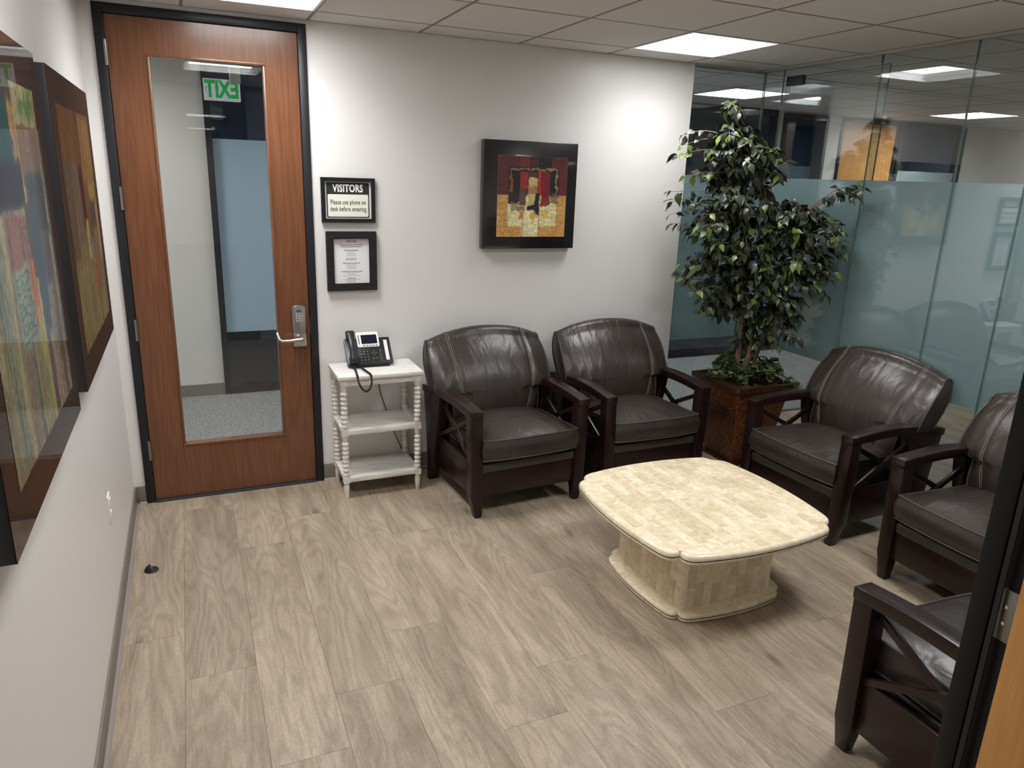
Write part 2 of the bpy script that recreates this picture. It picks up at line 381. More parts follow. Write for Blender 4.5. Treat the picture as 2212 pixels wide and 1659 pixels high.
# ---- floor with planks
PW = .2548; XP0 = .3575
def plank_floor(name, x0, x1, y0, y1, joints, seed, par_mat=M['under']):
    fl = st(G().box(x0, x1, y0, y1, -.06, -.006).build(name, par_mat))
    rnd = random.Random(seed); k = math.floor((x0-XP0)/PW); x = XP0+k*PW; i = 0
    while x < x1-.004:
        a, b = max(x, x0), min(x+PW, x1)
        if b-a > .01:
            j = joints.get(i, None)
            if j is None: j = rnd.uniform(-1.53, 0)
            while j < y1: j += 1.53
            ys = []
            while j > y0: ys.append(j); j -= 1.53
            ys = [min(y1, 99)] + [q for q in ys if y0 < q < y1] + [y0]
            for p, q in zip(ys[:-1], ys[1:]):
                if p-q < .01: continue
                hx, hy = (b-a)/2-.0005, (p-q)/2-.0005
                g = G().box(-hx, hx, -hy, hy, -.005, 0)
                o = g.build('plank', M['oak'], fl); o.location = ((a+b)/2, (p+q)/2, 0)
        x += PW; i += 1
    return fl
plank_floor('floor', XL, X1+.02, YF-.16, 0, {0: -1.40, 1: -.18, 2: -.735, 3: -.46, 4: -.155, 5: -.85, 6: -.585, 7: -1.47, 8: -1.05, 9: -.3, 10: -1.2, 11: -.75}, 3)
plank_floor('floor_lobby', X1+.02, 10.6, YF-.16, .175, {}, 8)

# ---- walls
DX0, DX1, DZ = .168, 1.160, 2.597          # door frame outer
st(G().box(XL-.2, DX0, 0, .12, 0, 2.80).box(DX0, DX1, 0, .12, DZ, 2.80).box(DX1, XE, 0, .12, 0, 2.80).build('wall_back', M['wall']))
st(G().box(XL-.14, XL, YF-.16, 0, 0, 2.80).build('wall_left', M['wall']))
# front wall of the waiting room, with the double doorway the camera looks through
JX = 1.82
st(G().box(JX+.052, X1+.02, YF-.15, YF, 0, 2.80).box(XL, JX+.06, YF-.15, YF, 2.61, 2.80).box(XL, XL+.03, YF-.15, YF, 0, 2.61).build('wall_front', M['wall']))
# baseboards (with a small toe)
def bbx(g, x0, x1, y, s):      # along x at wall plane y, s=-1 towards -y
    g.box(x0, x1, min(y, y+s*.008), max(y, y+s*.008), 0, .105)
b1 = G(); bbx(b1, XL+.008, DX0-.001, 0, -1); bbx(b1, DX1+.001, XE, 0, -1); b1 = st(b1.build('baseboard_back', M['base'], bevel=.002))
tb = G().prism([(-.008, 0), (-.02, 0), (-.016, .006), (-.008, .012)], XL+.02, DX0-.001, 'x'); tb.prism([(-.008, 0), (-.02, 0), (-.016, .006), (-.008, .012)], DX1+.001, XE, 'x')
tb.build('cove_toe', M['base2'], b1)
b2 = st(G().box(XL, XL+.008, YF, 0, 0, .105).build('baseboard_left', M['base'], bevel=.002))
G().prism([(XL+.008, 0), (XL+.022, 0), (XL+.018, .006), (XL+.008, .014)], YF, -.02, 'y').build('cove_toe', M['base2'], b2)
st(G().box(JX+.06, X1, YF, YF+.008, 0, .105).build('baseboard_front', M['base']))

# ---- ceilings with lay-in tiles
TILE = {}
def ceil_tiles(par, xs, ys, skip=()):
    for i in range(len(xs)-1):
        for j in range(len(ys)-1):
            if any(abs(xs[i]-a) < .05 and abs(max(ys[j], ys[j+1])-b) < .05 for a, b in skip): continue
            w, h = round(xs[i+1]-xs[i]-.013, 4), round(abs(ys[j+1]-ys[j])-.013, 4)
            if w < .02 or h < .02: continue
            if (w, h) not in TILE:
                o = G().box(-w/2, w/2, -h/2, h/2, 0, .014).build('ceiling_tile', M['tile'], bevel=.003, bseg=1); TILE[(w, h)] = o.data
                bpy.data.objects.remove(o)
            inst(TILE[(w, h)], 'ceiling_tile', par, Matrix.Translation(((xs[i]+xs[i+1])/2, (ys[j]+ys[j+1])/2, ZC)))
def ceil_grid(par, xs, ys, skip=()):
    g = G(); z0, z1 = ZC-.0008, ZC+.03
    for x in xs: g.box(x-.0058, x+.0058, min(ys), max(ys), z0, z1)
    for y in ys: g.box(min(xs), max(xs), y-.0058, y+.0058, z0+.0002, z1)
    g.build('ceiling_grid', M['grid'], par)
TROFF = []
R_ = math.radians
def troffer(x, y, lampm, label, group, beam=0):
    """recessed 2x2 troffer; x = left edge, y = far (+y) edge"""
    cx, cy = x+GR/2, y-GR/2
    e = empty('ceiling_light', (cx, cy, ZC), 0, label, 'ceiling light', group)
    a, b, c = GR/2-.004, GR/2-.018, GR/2-.060
    fr = G()
    for p, q in (((-a, -b), (-a, a)), ((b, a), (-a, a)), ((-b, b), (-a, -b)), ((-b, b), (b, a))):
        fr.box(p[0], p[1], q[0], q[1], -.003, .004)
    fr.build('frame', M['troffer'], e, bevel=.001, bseg=1)
    h = .052; w = G()
    lo = [(-b, -b, 0), (b, -b, 0), (b, b, 0), (-b, b, 0)]; hi = [(-c, -b+.004, h), (c, -b+.004, h), (c, b-.004, h), (-c, b-.004, h)]
    ou = [(-b-.006, -b-.006, 0), (b+.006, -b-.006, 0), (b+.006, b+.006, 0), (-b-.006, b+.006, 0)]
    oh = [(-b-.006, -b-.006, h+.004), (b+.006, -b-.006, h+.004), (b+.006, b+.006, h+.004), (-b-.006, b+.006, h+.004)]
    for i in range(4):
        j = (i+1) % 4
        w.quad(lo[i], lo[j], hi[j], hi[i]); w.quad(ou[i], ou[j], oh[j], oh[i]); w.quad(lo[i], lo[j], ou[j], ou[i])
    w.quad(*oh)
    w.build('well', M['troffer'], e)
    G().box(-c, c, -b+.004, b-.004, h-.004, h).build('diffuser', lampm, e)
    if beam:
        la = bpy.data.lights.new('lamp', 'AREA'); la.shape = 'RECTANGLE'; la.size = 2*c-.01; la.size_y = 2*b-.02; la.energy = beam; la.color = LAMPC; la.spread = R_(130)
        lo_ = bpy.data.objects.new('lamp', la); COL.objects.link(lo_); lo_.parent = e; lo_.location = (0, 0, h-.008)
    return e
xs = [XL] + [XA+GR*i for i in range(-1, 6)] + [X1-.002]
ys = [0] + [-(D1+GR*i) for i in range(6)] + [YF]
TR = [(XA-GR, -D1), (XA+3*GR, -D1), (XA-GR, -D1-3*GR), (XA+3*GR, -D1-3*GR)]
ceil = st(G().box(XL-.2, X1+.05, YF-.16, .12, 2.80, 2.86).build('ceiling', M['slab']))
ceil_grid(ceil, [x for x in xs], [y for y in ys]); ceil_tiles(ceil, xs, ys, TR)
for (tx, ty), lb in zip(TR, ('recessed square ceiling light above the wooden door', 'recessed square ceiling light above the two chairs beside the plant',
                             'recessed square ceiling light near the left wall paintings', 'recessed square ceiling light at the top right over the glass wall chairs')):
    troffer(tx, ty, M['lampb' if (tx > 2 and ty > -1) else 'lamp'], lb, 'ceiling lights of the waiting room', BEAM*(.62 if (tx > 2 and ty > -1) else 1))
# ceiling edge trim along the glass wall
st(G().box(X1-.035, X1+.02, YF, -.001, ZC-.012, ZC+.02).build('trim_1', M['ctrim']))
st(G().box(XE, X1+.02, -.02, .03, ZC-.012, ZC+.02).build('trim_2', M['ctrim']))

# ---- door_1: cherry door with tall glass lite in charcoal frame
d1 = st(empty('door_1', ((DX0+DX1)/2, 0, 0))); dxo = (DX0+DX1)/2
def dl(x): return x-dxo
fr = G()
for a, b in ((DX0, DX0+.043), (DX1-.043, DX1)): fr.box(dl(a), dl(b), -.014, .118, 0, DZ)
fr.box(dl(DX0+.043), dl(DX1-.043), -.014, .118, DZ-.043, DZ)
fr.build('door_frame', M['blackframe'], d1, bevel=.003)
LX0, LX1, LZ0, LZ1 = .214, 1.114, .010, 2.551
GX0, GX1, GZ0, GZ1 = .384, .946, .314, 2.388
g = G()
st_ = G()
st_.box(dl(DX0+.043), dl(DX0+.055), .06, .10, 0, DZ-.043).box(dl(DX1-.055), dl(DX1-.043), .06, .10, 0, DZ-.043).box(dl(DX0+.055), dl(DX1-.055), .06, .10, DZ-.055, DZ-.043)
st_.build('door_stop_strip', M['blackframe'], d1)
lf = G()
ly0, ly1 = .010, .055
k = len(lf.v)
outer = [(LX0, LZ0), (LX1, LZ0), (LX1, LZ1), (LX0, LZ1)]; inner = [(GX0, GZ0), (GX1, GZ0), (GX1, GZ1), (GX0, GZ1)]
for y in (ly0, ly1):
    for i in range(4):
        j = (i+1) % 4
        lf.quad(*[(dl(p[0]), y, p[1]) for p in (outer[i], outer[j], inner[j], inner[i])])
for ring in (outer, inner):
    for i in range(4):
        j = (i+1) % 4
        lf.quad((dl(ring[i][0]), ly0, ring[i][1]), (dl(ring[j][0]), ly0, ring[j][1]), (dl(ring[j][0]), ly1, ring[j][1]), (dl(ring[i][0]), ly1, ring[i][1]))
lf.build('door_leaf', M['cherry'], d1)
bd = G(); w = .013
for (x0, x1, z0, z1) in ((GX0, GX1, GZ1-w, GZ1), (GX0, GX1, GZ0, GZ0+w), (GX0, GX0+w, GZ0+w, GZ1-w), (GX1-w, GX1, GZ0+w, GZ1-w)):
    bd.box(dl(x0), dl(x1), .004, .061, z0, z1)
bd.build('glazing_bead', M['cherry'], d1, bevel=.003)
G().box(dl(GX0+.006), dl(GX1-.006), .030, .036, GZ0+.006, GZ1-.006).build('glass_pane', M['glassd'], d1)
G().box(dl(DX0+.043), dl(DX1-.043), -.02, .118, -.004, .007).build('threshold', M['strip'], d1)
for z in (2.375, 1.69, 1.005, .318):
    h = G().lathe([(.0090, z-.058), (.0090, z+.058)], dl(LX0-.004), -.012, 10)
    for q in (-.035, -.012, .012, .035): h.lathe([(.0098, z+q-.001), (.0098, z+q+.001)], dl(LX0-.004), -.012, 10)
    h.box(dl(LX0-.014), dl(LX0+.006), -.004, .012, z-.056, z+.056)
    h.build('hinge', M['steeld'], d1, smooth=True)
# keypad lever lock
lk = empty('lock', (0, 0, 0)); lk.parent = d1
pl = []
X0, X1_, Z0, Z1_ = dl(1.016), dl(1.092), .866, 1.098
for i in range(9):
    a = PI*i/8; pl.append(((X0+X1_)/2+math.cos(a)*(X1_-X0)/2, Z1_-.006+.016*math.sin(a)))
pl += [(X0+.001, 1.0), (X0+.004, .95), (X0+.002, .93), (X0, .87), (X0+.004, .866), (X1_-.004, .866), (X1_, .87), (X1_-.002, .93), (X1_-.006, .95), (X1_-.001, 1.0)]
G().prism(pl, -.022, .010, 'y').build('lock_plate', M['steel'], lk, bevel=.004)
G().box(dl(1.04), dl(1.068), -.0235, -.0215, 1.073, 1.079).build('indicator', M['blackp'], lk)
for r in range(4):
    for c in range(3):
        kk = (G().lathe([(.0052, 0), (.0052, .004), (.003, .0055)], 0, 0, 10, tr=lambda x, y, z, c=c, r=r: (dl(1.040+.0135*c)+x, -.022-z, 1.058-.0135*r+y)))
        kk.build('keypad_button', M['chrome'], lk, smooth=True)
lv = G().tube([(dl(1.062), -.022, .915), (dl(1.062), -.062, .915)], .013, 12)
lv.tube([(dl(1.066), -.060, .915), (dl(1.03), -.064, .914), (dl(.985), -.064, .911), (dl(.95), -.062, .911), (dl(.936), -.058, .920), (dl(.932), -.045, .934), (dl(.931), -.03, .945), (dl(.932), -.012, .950)], [.0115, .0095, .0085, .0085, .0085, .0085, .009, .009], 10)
lv.build('lever_handle', M['steel'], lk, smooth=True)
G().lathe([(.0075, .0), (.0075, .004)], 0, 0, 12, tr=lambda x, y, z: (dl(1.064)+x, -.073-z, .915+y)).build('key_cylinder', M['chrome'], lk)
G().box(dl(LX1+.001), dl(LX1+.006), -.004, .02, .93, 1.03).build('strike_plate', M['steeld'], d1)

# ---- door_2: frame of the doorway in the foreground with the maple door standing open
d2 = st(empty('door_2', (JX, YF, 0)))
def J(g, x0, x1, y0, y1, z0, z1): return g.box(x0-JX, x1-JX, y0-YF, y1-YF, z0, z1)
fj = G(); J(fj, JX, JX+.055, -3.585, -3.545, 0, 2.60); J(fj, JX+.010, JX+.055, -3.715, -3.585, 0, 2.60)
J(fj, JX+.055, JX+.062, -3.56, -3.545, 0, 2.62)
fj.build('door_frame', M['darkframe'], d2, bevel=.003)
fl_ = G(); J(fl_, XL+.03, XL+.075, -3.715, -3.545, 0, 2.60); J(fl_, XL+.03, JX+.055, -3.715, -3.545, 2.565, 2.61); fl_.build('door_frame', M['darkframe'], d2)
G().box(-.003, .0, -.040, -.030, 0, 2.56).build('door_seal', M['blackr'], d2)
lfm = G(); J(lfm, JX-.036, JX+.008, -4.535, -3.645, .012, 2.552); lfm.build('door_leaf', M['maple'], d2, bevel=.002)
for z in (2.36, 1.118, .33):
    hp = G(); J(hp, JX+.0075, JX+.0105, -3.644, -3.596, z-.052, z+.052); h = hp.build('hinge', M['steeld'], d2, bevel=.001)
    for yy, zz in ((-3.607, .017), (-3.607, -.017), (-3.630, .04), (-3.630, -.04)):
        G().lathe([(.0042, 0), (.0042, .0012), (.002, .0016)], 0, 0, 8, tr=lambda x, y, q, yy=yy, zz=zz, z=z: (.0075-q, yy-YF+x, z+zz+y)).build('screw', M['chrome'], h)

# ---- glass partition
FB0, FB1 = .742, 1.908
def pane(g, x0, x1, y0, y1, z0, z1): g.box(x0, x1, y0, y1, z0, z1)
def window(name, panels, axis, label=None, top=ZC-.012, t=.010, glassm='glass', z0=.03):
    """panels along the axis at plane; each a glass_pane with a frosted film band"""
    e = st(empty(name))
    for (p, a, b, zb, zt) in panels:
        a, b = a+.0015, b-.0015
        o = (G().box(p, p+t, a, b, zb, zt) if axis == 'y' else G().box(a, b, p, p+t, zb, zt))
        o = o.build('glass_pane', M[glassm], e)
        if zb < FB1: f = (G().box(p+t+.0005, p+t+.0015, a, b, max(zb, FB0), min(zt, FB1)) if axis == 'y' else G().box(a, b, p+t+.0005, p+t+.0015, max(zb, FB0), min(zt, FB1)))
        if zb < FB1: f.build('frosted_film', M['frost'], o)
        # polished green edges
        ed = G()
        if axis == 'y':
            for q in (a-.0012, b-.0003): ed.box(p, p+t, q, q+.0012, zb, zt)
        else:
            for q in (a-.0012, b-.0003): ed.box(q, q+.0012, p, p+t, zb, zt)
        ed.build('pane_edge', M['gedge'], o)
    return e
w1 = window('window_1', [(0.0, XE, X1+.012, .03, ZC-.012)], 'x')
G().box(XE, X1+.014, -.014, .026, 0, .03).build('floor_channel', M['strip'], w1)
w2 = window('window_2', [(X1, -.19, -.014, .03, ZC-.012), (X1, -.968, -.193, 2.562, ZC-.012), (X1, -1.552, -.974, .03, ZC-.012), (X1, -1.928, -1.555, .03, ZC-.012), (X1, -2.75, -1.931, .03, ZC-.012), (X1, YF, -2.753, .03, ZC-.012)], 'y')
G().box(X1-.012, X1+.024, YF, -.974, 0, .03).box(X1-.012, X1+.024, -.19, 0, 0, .03).build('floor_channel', M['strip'], w2)
# frameless glass door in the partition
d3 = st(empty('door_3', (X1+.024, -.6, 0)))
o = G().box(.0, .012, -.41, .405, .012, 2.556).build('glass_pane', M['glass'], d3)
G().box(.0125, .0135, -.41, .405, FB0, FB1).build('frosted_film', M['frost'], o)
G().box(.0, .012, -.4115, -.41, .012, 2.556).box(0, .012, -.41, .405, 2.556, 2.558).build('pane_edge', M['gedge'], o)
G().box(-.006, .018, .25, .40, 2.505, 2.562).build('patch_fitting', M['strip'], d3, bevel=.002)
G().box(-.006, .018, .25, .40, .006, .06).build('patch_fitting', M['strip'], d3, bevel=.002)

# ---- corridor and lobby beyond
YH = 2.10
st(G().box(-1.5, 4.28, .005, YH, -.05, -.002).box(4.28, 10.6, .215, YH, -.05, -.002).build('floor_corridor', M['carpet']))
tr_ = st(G().box(X1+.02, 10.6, .175, .215, -.05, .002).build('trim_3', M['strip']))
st(G().box(-1.6, -1.5, 0, YH, 0, 2.8).build('wall_corridor_left', M['wall2']))
# far corridor wall: white part, storefront, doorway, door, window
st(G().box(-1.6, .69, YH, YH+.12, 0, 2.8).box(7.06, 7.26, YH, YH+.12, 0, 2.8).box(7.26, 8.16, YH, YH+.12, 2.60, 2.8).box(9.28, 10.7, YH, YH+.12, 0, 2.8).box(6.34, 6.42, YH, YH+.12, 0, 2.8).box(6.42, 7.06, YH, YH+.12, 2.6, 2.8).build('wall_corridor_far', M['wall2']))
b = G(); b.box(-1.5, .685, YH-.01, YH, 0, .095); b.box(7.08, 7.25, YH-.01, YH, 0, .095); b.box(9.3, 10.6, YH-.01, YH, 0, .095)
st(b.build('baseboard_corridor', M['base']))
def storefront(name, posts, zt, fb, ft, glassm, frostm):
    e = st(empty(name))
    for x in posts: G().box(x-.024, x+.024, YH-.03, YH+.08, 0, zt).build('frame_post', M['blackframe'], e)
    r = G().box(posts[0], posts[-1], YH-.03, YH+.08, 0, .055).box(posts[0], posts[-1], YH-.03, YH+.08, zt-.05, zt)
    r.build('frame_rail', M['blackframe'], e)
    for a, b_ in zip(posts[:-1], posts[1:]):
        o = G().box(a+.024, b_-.024, YH+.02, YH+.03, .055, zt-.05).build('glass_pane', M[glassm], e)
        if not 4.5 < a < 5: G().box(a+.024, b_-.024, YH+.0182, YH+.0192, fb, ft).build('frosted_film', M[frostm], o)
    return e
storefront('window_3', [.714, 2.2, 3.7, 4.6, 6.32], ZC, .525, 2.066, 'glasst', 'frost2')
storefront('window_4', [8.19, 9.26], 2.60, .525, 2.066, 'glasst', 'frost')
st(G().box(8.16, 9.28, YH, YH+.12, 2.6, 2.8).build('wall_over_window', M['wall2']))
# unlit offices behind
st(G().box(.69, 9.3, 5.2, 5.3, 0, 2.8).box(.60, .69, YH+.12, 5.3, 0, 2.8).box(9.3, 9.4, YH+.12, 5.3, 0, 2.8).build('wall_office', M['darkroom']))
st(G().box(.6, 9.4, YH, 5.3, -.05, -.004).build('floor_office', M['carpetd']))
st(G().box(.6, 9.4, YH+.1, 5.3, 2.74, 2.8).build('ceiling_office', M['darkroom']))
# dark doorway with a half open brown door
d4 = st(empty('door_4', (6.74, YH, 0)))
G().box(-.32, -.27, -.015, .12, 0, 2.6).box(.27, .32, -.015, .12, 0, 2.6).box(-.27, .27, -.015, .12, 2.55, 2.6).build('door_frame', M['blackframe'], d4)
M['brown'] = door_wood('brown_door', lin(70, 48, 36), lin(96, 68, 50), lin(112, 82, 62))
G().box(-.27, .05, .20, .24, 0, 2.55).build('door_leaf', M['brown'], d4)
# maple door
d5 = st(empty('door_5', (7.71, YH, 0)))
G().box(-.45, -.42, -.015, .12, 0, 2.6).box(.42, .45, -.015, .12, 0, 2.6).box(-.42, .42, -.015, .12, 2.56, 2.6).build('door_frame', M['blackframe'], d5)
G().box(-.42, .42, .01, .05, .01, 2.56).build('door_leaf', M['maple2'], d5)
st(G().box(10.6, 10.7, YF-.16, 5.3, 0, 2.8).build('wall_lobby_right', M['wall2']))
st(G().box(X1+.02, 10.7, YF-.26, YF-.16, 0, 2.8).build('wall_lobby_front', M['wall2']))
# corridor / lobby ceiling
HX0 = 4.745
hxs = [-1.5] + [HX0+GR*i for i in range(-10, 10)] + [10.6]; hxs = [q for q in hxs if q >= -1.5]
hys = [YH, 1.481, .8714, .2618, .12]
lxs = [X1+.03] + [q for q in hxs if q > X1+.05]; lys = [.12] + [.2618-GR*i for i in range(1, 7)] + [YF-.16]
HT = [(HX0, 1.481), (HX0+GR*5-.1+.0, 1.481)]
HT = [(HX0, 1.481), (HX0+GR*5, 1.481), (HX0-GR*4, 1.481), (HX0-GR*9, 1.481)]  # last two are added out of view to brighten the corridor
LT_ = [(HX0+GR*2, .2618-4*GR), (HX0+GR*6, .2618-4*GR)]  # both added out of direct view, to brighten the lobby
c2 = st(G().box(-1.6, X1+.05, .12, YH+.12, 2.8, 2.86).box(X1+.05, 10.7, YF-.26, YH+.12, 2.8, 2.86).build('ceiling_corridor', M['slab']))
ceil_grid(c2, hxs, hys); ceil_tiles(c2, hxs, hys, HT); ceil_tiles(c2, lxs, lys, LT_)
g = G()
for x in lxs: g.box(x-.0058, x+.0058, min(lys), .12, ZC-.0008, ZC+.03)
for y in lys: g.box(min(lxs), max(lxs), y-.0058, y+.0058, ZC-.0006, ZC+.03)
g.build('ceiling_grid', M['grid'], c2)
for (tx, ty), lb in zip(HT, ('ceiling light in the corridor behind the top of the plant', 'ceiling light in the corridor far right behind the glass wall', 'added ceiling light in the corridor, hidden by the back wall', 'added ceiling light at the far left end of the corridor, out of view')):
    troffer(tx, ty, M['lamp2'], lb, 'ceiling lights of the corridor')
for (tx, ty), lb in zip(LT_, ('added fill light in the lobby behind the glass wall, nearer one', 'added fill light in the lobby behind the glass wall, farther one')):
    troffer(tx, ty, M['lamp4'], lb, 'added fill lights of the lobby')
M['lamp5'] = emis('office_fill_lamp', LAMP*1.6, (.5, .74, 1))  # added unseen lamp that lifts the dark office towards blue
troffer(3.2, 4.0, M['lamp5'], 'added bluish fill light in the dark office across the corridor', 'added fill light of the dark office')
# exit sign hanging in the corridor, seen from behind
ex = empty('exit_sign', (.777, 1.0, 2.262), 0, 'green EXIT sign hanging in the corridor behind the door glass', 'exit sign')
G().prism([(-.110, .004), (-.106, 0), (.106, 0), (.110, .004), (.110, .126), (.106, .130), (-.106, .130), (-.110, .126)], -.003, .003, 'y').build('panel', M['exitw'], ex)
text('EXIT', 'exit_lettering', M['exitg'], ex, .140, (.0, -.0034, .066), (PI/2, 0, 0), sx=.70, ext=.0006, bold=.0055, mirror=True)
for s in (-1, 1):
    G().tube([(s*.088, -.004, .083), (s*.100, -.004, .066), (s*.086, -.004, .049)], .0012, 4).build('arrow_mark', M['inkg'], ex)
G().box(.050, .115, -.03, .03, .108, 2.62-2.262-.002).build('housing', M['exithouse'], ex, bevel=.006)

# ---- office space on the camera's side of the doorway
st(G().box(-2.2, 6.0, -15.2, YF-.16, -.06, -.002).build('floor_office_near', M['carpet']))
st(G().box(-2.3, -2.2, -15.2, YF-.15, 0, 2.8).box(6.0, 6.1, -15.2, YF-.15, 0, 2.8).build('wall_office_sides', M['wall2']))
st(G().box(-2.3, 6.1, -15.3, -15.2, 0, 2.8).box(-2.3, XL-.14, YF-.16, YF-.03, 0, 2.8).box(X1+.02, 6.1, YF-.30, YF-.26, 0, 2.8).build('wall_office_ends', M['wall2']))
HN = [(.62, -8.62), (.66, -13.5), (2.6, -5.3), (-1.2, -5.9)]  # third is added to light the maple door and the jamb
g = G()
cn = G(); xsn = [-2.2, .60, 1.30, 6.0]
g = G().box(-2.3, 6.1, -15.3, YF-.15, 2.80, 2.86).build('ceiling_office_near', M['slab']); st(g)
nxs = sorted(set([-2.2, 6.0] + [.62+GR*i for i in range(-4, 9)])); nys = [YF-.16] + [-4.35-GR*i for i in range(0, 18)] + [-15.2]
def rect_minus(par, xs, ys, cells):
    gg = G()
    cx = sorted(set([xs[0], xs[-1]] + [c[0] for c in cells] + [c[0]+GR for c in cells])); cy = sorted(set([ys[0], ys[-1]] + [c[1] for c in cells] + [c[1]-GR for c in cells]))
    for i in range(len(cx)-1):
        for j in range(len(cy)-1):
            mx, my = (cx[i]+cx[i+1])/2, (cy[j]+cy[j+1])/2
            if any(c[0] < mx < c[0]+GR and c[1]-GR < my < c[1] for c in cells): continue
            gg.box(cx[i], cx[i+1], cy[j], cy[j+1], ZC, ZC+.015)
    gg.build('tile_field', M['tile'], par)
rect_minus(g, [-2.2, 6.0], [YF-.16, -15.2], HN)
for (tx, ty), lb in zip(HN, ('far ceiling light reflected in the door glass, upper thin bar', 'farthest ceiling light reflected in the door glass, lowest thin bar', 'added light of the office outside the doorway, lighting the open maple door', 'ceiling light of the office outside the doorway, far left')):
    troffer(tx, ty, M['lamp3'], lb, 'ceiling lights of the office outside')

# ================================================================ OBJECTS
# ---- armchair
def make_chair():
    t = empty('leather_armchair')
    AX = .3425
    def fac(s):
        # front post: straight post, tapering foot set slightly in
        g = G(); f, r = -.400, -.328; w = .036
        R = lambda cx, hw, y0, y1, z: [(cx-hw, y0, z), (cx+hw, y0, z), (cx+hw, y1, z), (cx-hw, y1, z)]
        g.rings([R(s*.322, .021, -.398, -.356, 0), R(s*.330, .030, f, -.338, .10), R(s*.334, .035, f, r, .135), R(s*.337, w, f, r, .36), R(s*AX, w, f, r, .592)])
        g.build('leg', M['espresso'], t, bevel=.004)
        # rear post: wide plate, raked at the back
        g = G(); poly = [(.215, 0), (.258, 0), (.254, .13), (.272, .35), (.318, .578), (.050, .592), (.080, .45), (.125, .30), (.188, .135)]
        g.prism(poly, s*(AX+.010)-.033, s*(AX+.010)+.033, 'x'); g.build('leg', M['espresso'], t, bevel=.004)
        # bowed arm
        g = G(); n = 14; rr = []
        for i in range(n+1):
            u = i/n; y = -.404+u*(.322+.404); zt = .630+(.603-.630)*u+.030*math.sin(PI*min(1, u*1.02))
            th = .042 + .006*math.sin(PI*u); hw = .0375
            cx = s*(AX+.012*u)
            rr.append([(cx-hw, y, zt-th), (cx+hw, y, zt-th), (cx+hw, y, zt), (cx-hw, y, zt)])
        g.rings(rr).build('armrest', M['espresso'], t, bevel=.004, ang=30)
        # side rail and crossed braces
        G().box(s*.338-.012, s*.338+.012, -.332, .20, .118, .318).build('side_rail', M['espresso'], t, bevel=.003)
        for (y0, z0, y1, z1, dx) in ((.125, .545, -.345, .305, .004), (.150, .315, -.345, .570, -.006)):
            g = G(); a = Vector((s*AX+dx, y0, z0)); b = Vector((s*AX+dx, y1, z1)); d = (b-a).normalized(); nn = Vector((0, -d.z, d.y))*.013
            e = Vector((.010, 0, 0))
            g.rings([[p-e-nn, p+e-nn, p+e+nn, p-e+nn] for p in (a, b)]); g.build('cross_brace', M['espresso'], t, bevel=.002)
    fac(-1); fac(1)
    G().box(-.305, .305, -.385, -.352, .120, .262).build('front_rail', M['espresso'], t, bevel=.003)
    G().box(-.325, .325, .20, .235, .12, .56).build('back_rail', M['espresso'], t, bevel=.003)
    G().box(-.300, .300, -.392, .19, .262, .316).build('seat_deck', M['leatherd'], t, bevel=.010, bseg=3)
    # seat cushion: crowned box with soft edges
    def sq(v, e): return math.copysign(abs(v)**e, v)
    W, F, Bk = .300, -.402, .17
    nx, ny = 26, 22; g = G()
    def top(u, v, s):   # u,v in -1..1 ; s=+1 top, -1 bottom
        x = W*u*(1-.012*(1-abs(v))); y = (F+Bk)/2+(Bk-F)/2*v
        ed = (1-abs(u)**7)*(1-abs(v)**7)
        tilt = -.022*(v+1)/2
        if s > 0: z = .456+tilt+.050*(1-abs(u)**2.4)*(1-abs(v)**2.6)+.006*ed
        else: z = .342-.008*ed+tilt*.6
        if v < 0: y -= .020*(1-abs(u)**2.4)*(-v)**3
        return (x, y, z)
    def grid(s):
        k = len(g.v)
        for j in range(ny+1):
            for i in range(nx+1): g.v.append(top(-1+2*i/nx, -1+2*j/ny, s))
        for j in range(ny):
            for i in range(nx):
                a = k+j*(nx+1)+i; g.f.append((a, a+1, a+nx+2, a+nx+1)); g.mi.append(0)
    grid(1); grid(-1)
    per = [(-1+2*i/nx, -1) for i in range(nx)]+[(1, -1+2*j/ny) for j in range(ny)]+[(1-2*i/nx, 1) for i in range(nx)]+[(-1, 1-2*j/ny) for j in range(ny)]
    mid = []
    for q in (.25, .5, .75):
        row = []
        for u, v in per:
            a, b = Vector(top(u, v, -1)), Vector(top(u, v, 1)); p = a.lerp(b, q); nrm = Vector((u if abs(u) == 1 else 0, v if abs(v) == 1 else 0, 0)).normalized()
            row.append(p+nrm*(.018 if abs(v) == 1 else .004)*math.sin(PI*q))
        mid.append(row)
    rows = [[top(u, v, -1) for u, v in per]]+mid+[[top(u, v, 1) for u, v in per]]
    g.rings(rows, cap=False)
    c = g.build('seat_cushion', M['leather'], t, smooth=True, ang=60)
    for s, o_ in ((1, .002), (-1, -.001)):
        G().tube([(p[0]*1.004, p[1]*1.003, p[2]+o_) for p in [top(u, v, s) for u, v in per]], .0050, 6, closed=True).build('piping', M['piping'], c, smooth=True)
    # back cushion with wings over the arms
    prof = [(.405, .272), (.44, .283), (.50, .290), (.545, .293), (.572, .294), (.586, .299), (.591, .318), (.593, .345), (.596, .370), (.606, .385), (.63, .389), (.66, .389), (.70, .390), (.74, .390), (.78, .388), (.81, .385), (.835, .381), (.855, .377)]
    ZT = prof[-1][0]
    ZK = (.405, .50, .60, .66, .72, .78, .82, .855)
    def yf(z): return float(np.interp(z, ZK, (.052, .060, .086, .106, .138, .178, .212, .248)))
    def yb(z): return float(np.interp(z, ZK, (.185, .190, .204, .246, .284, .306, .314, .316)))
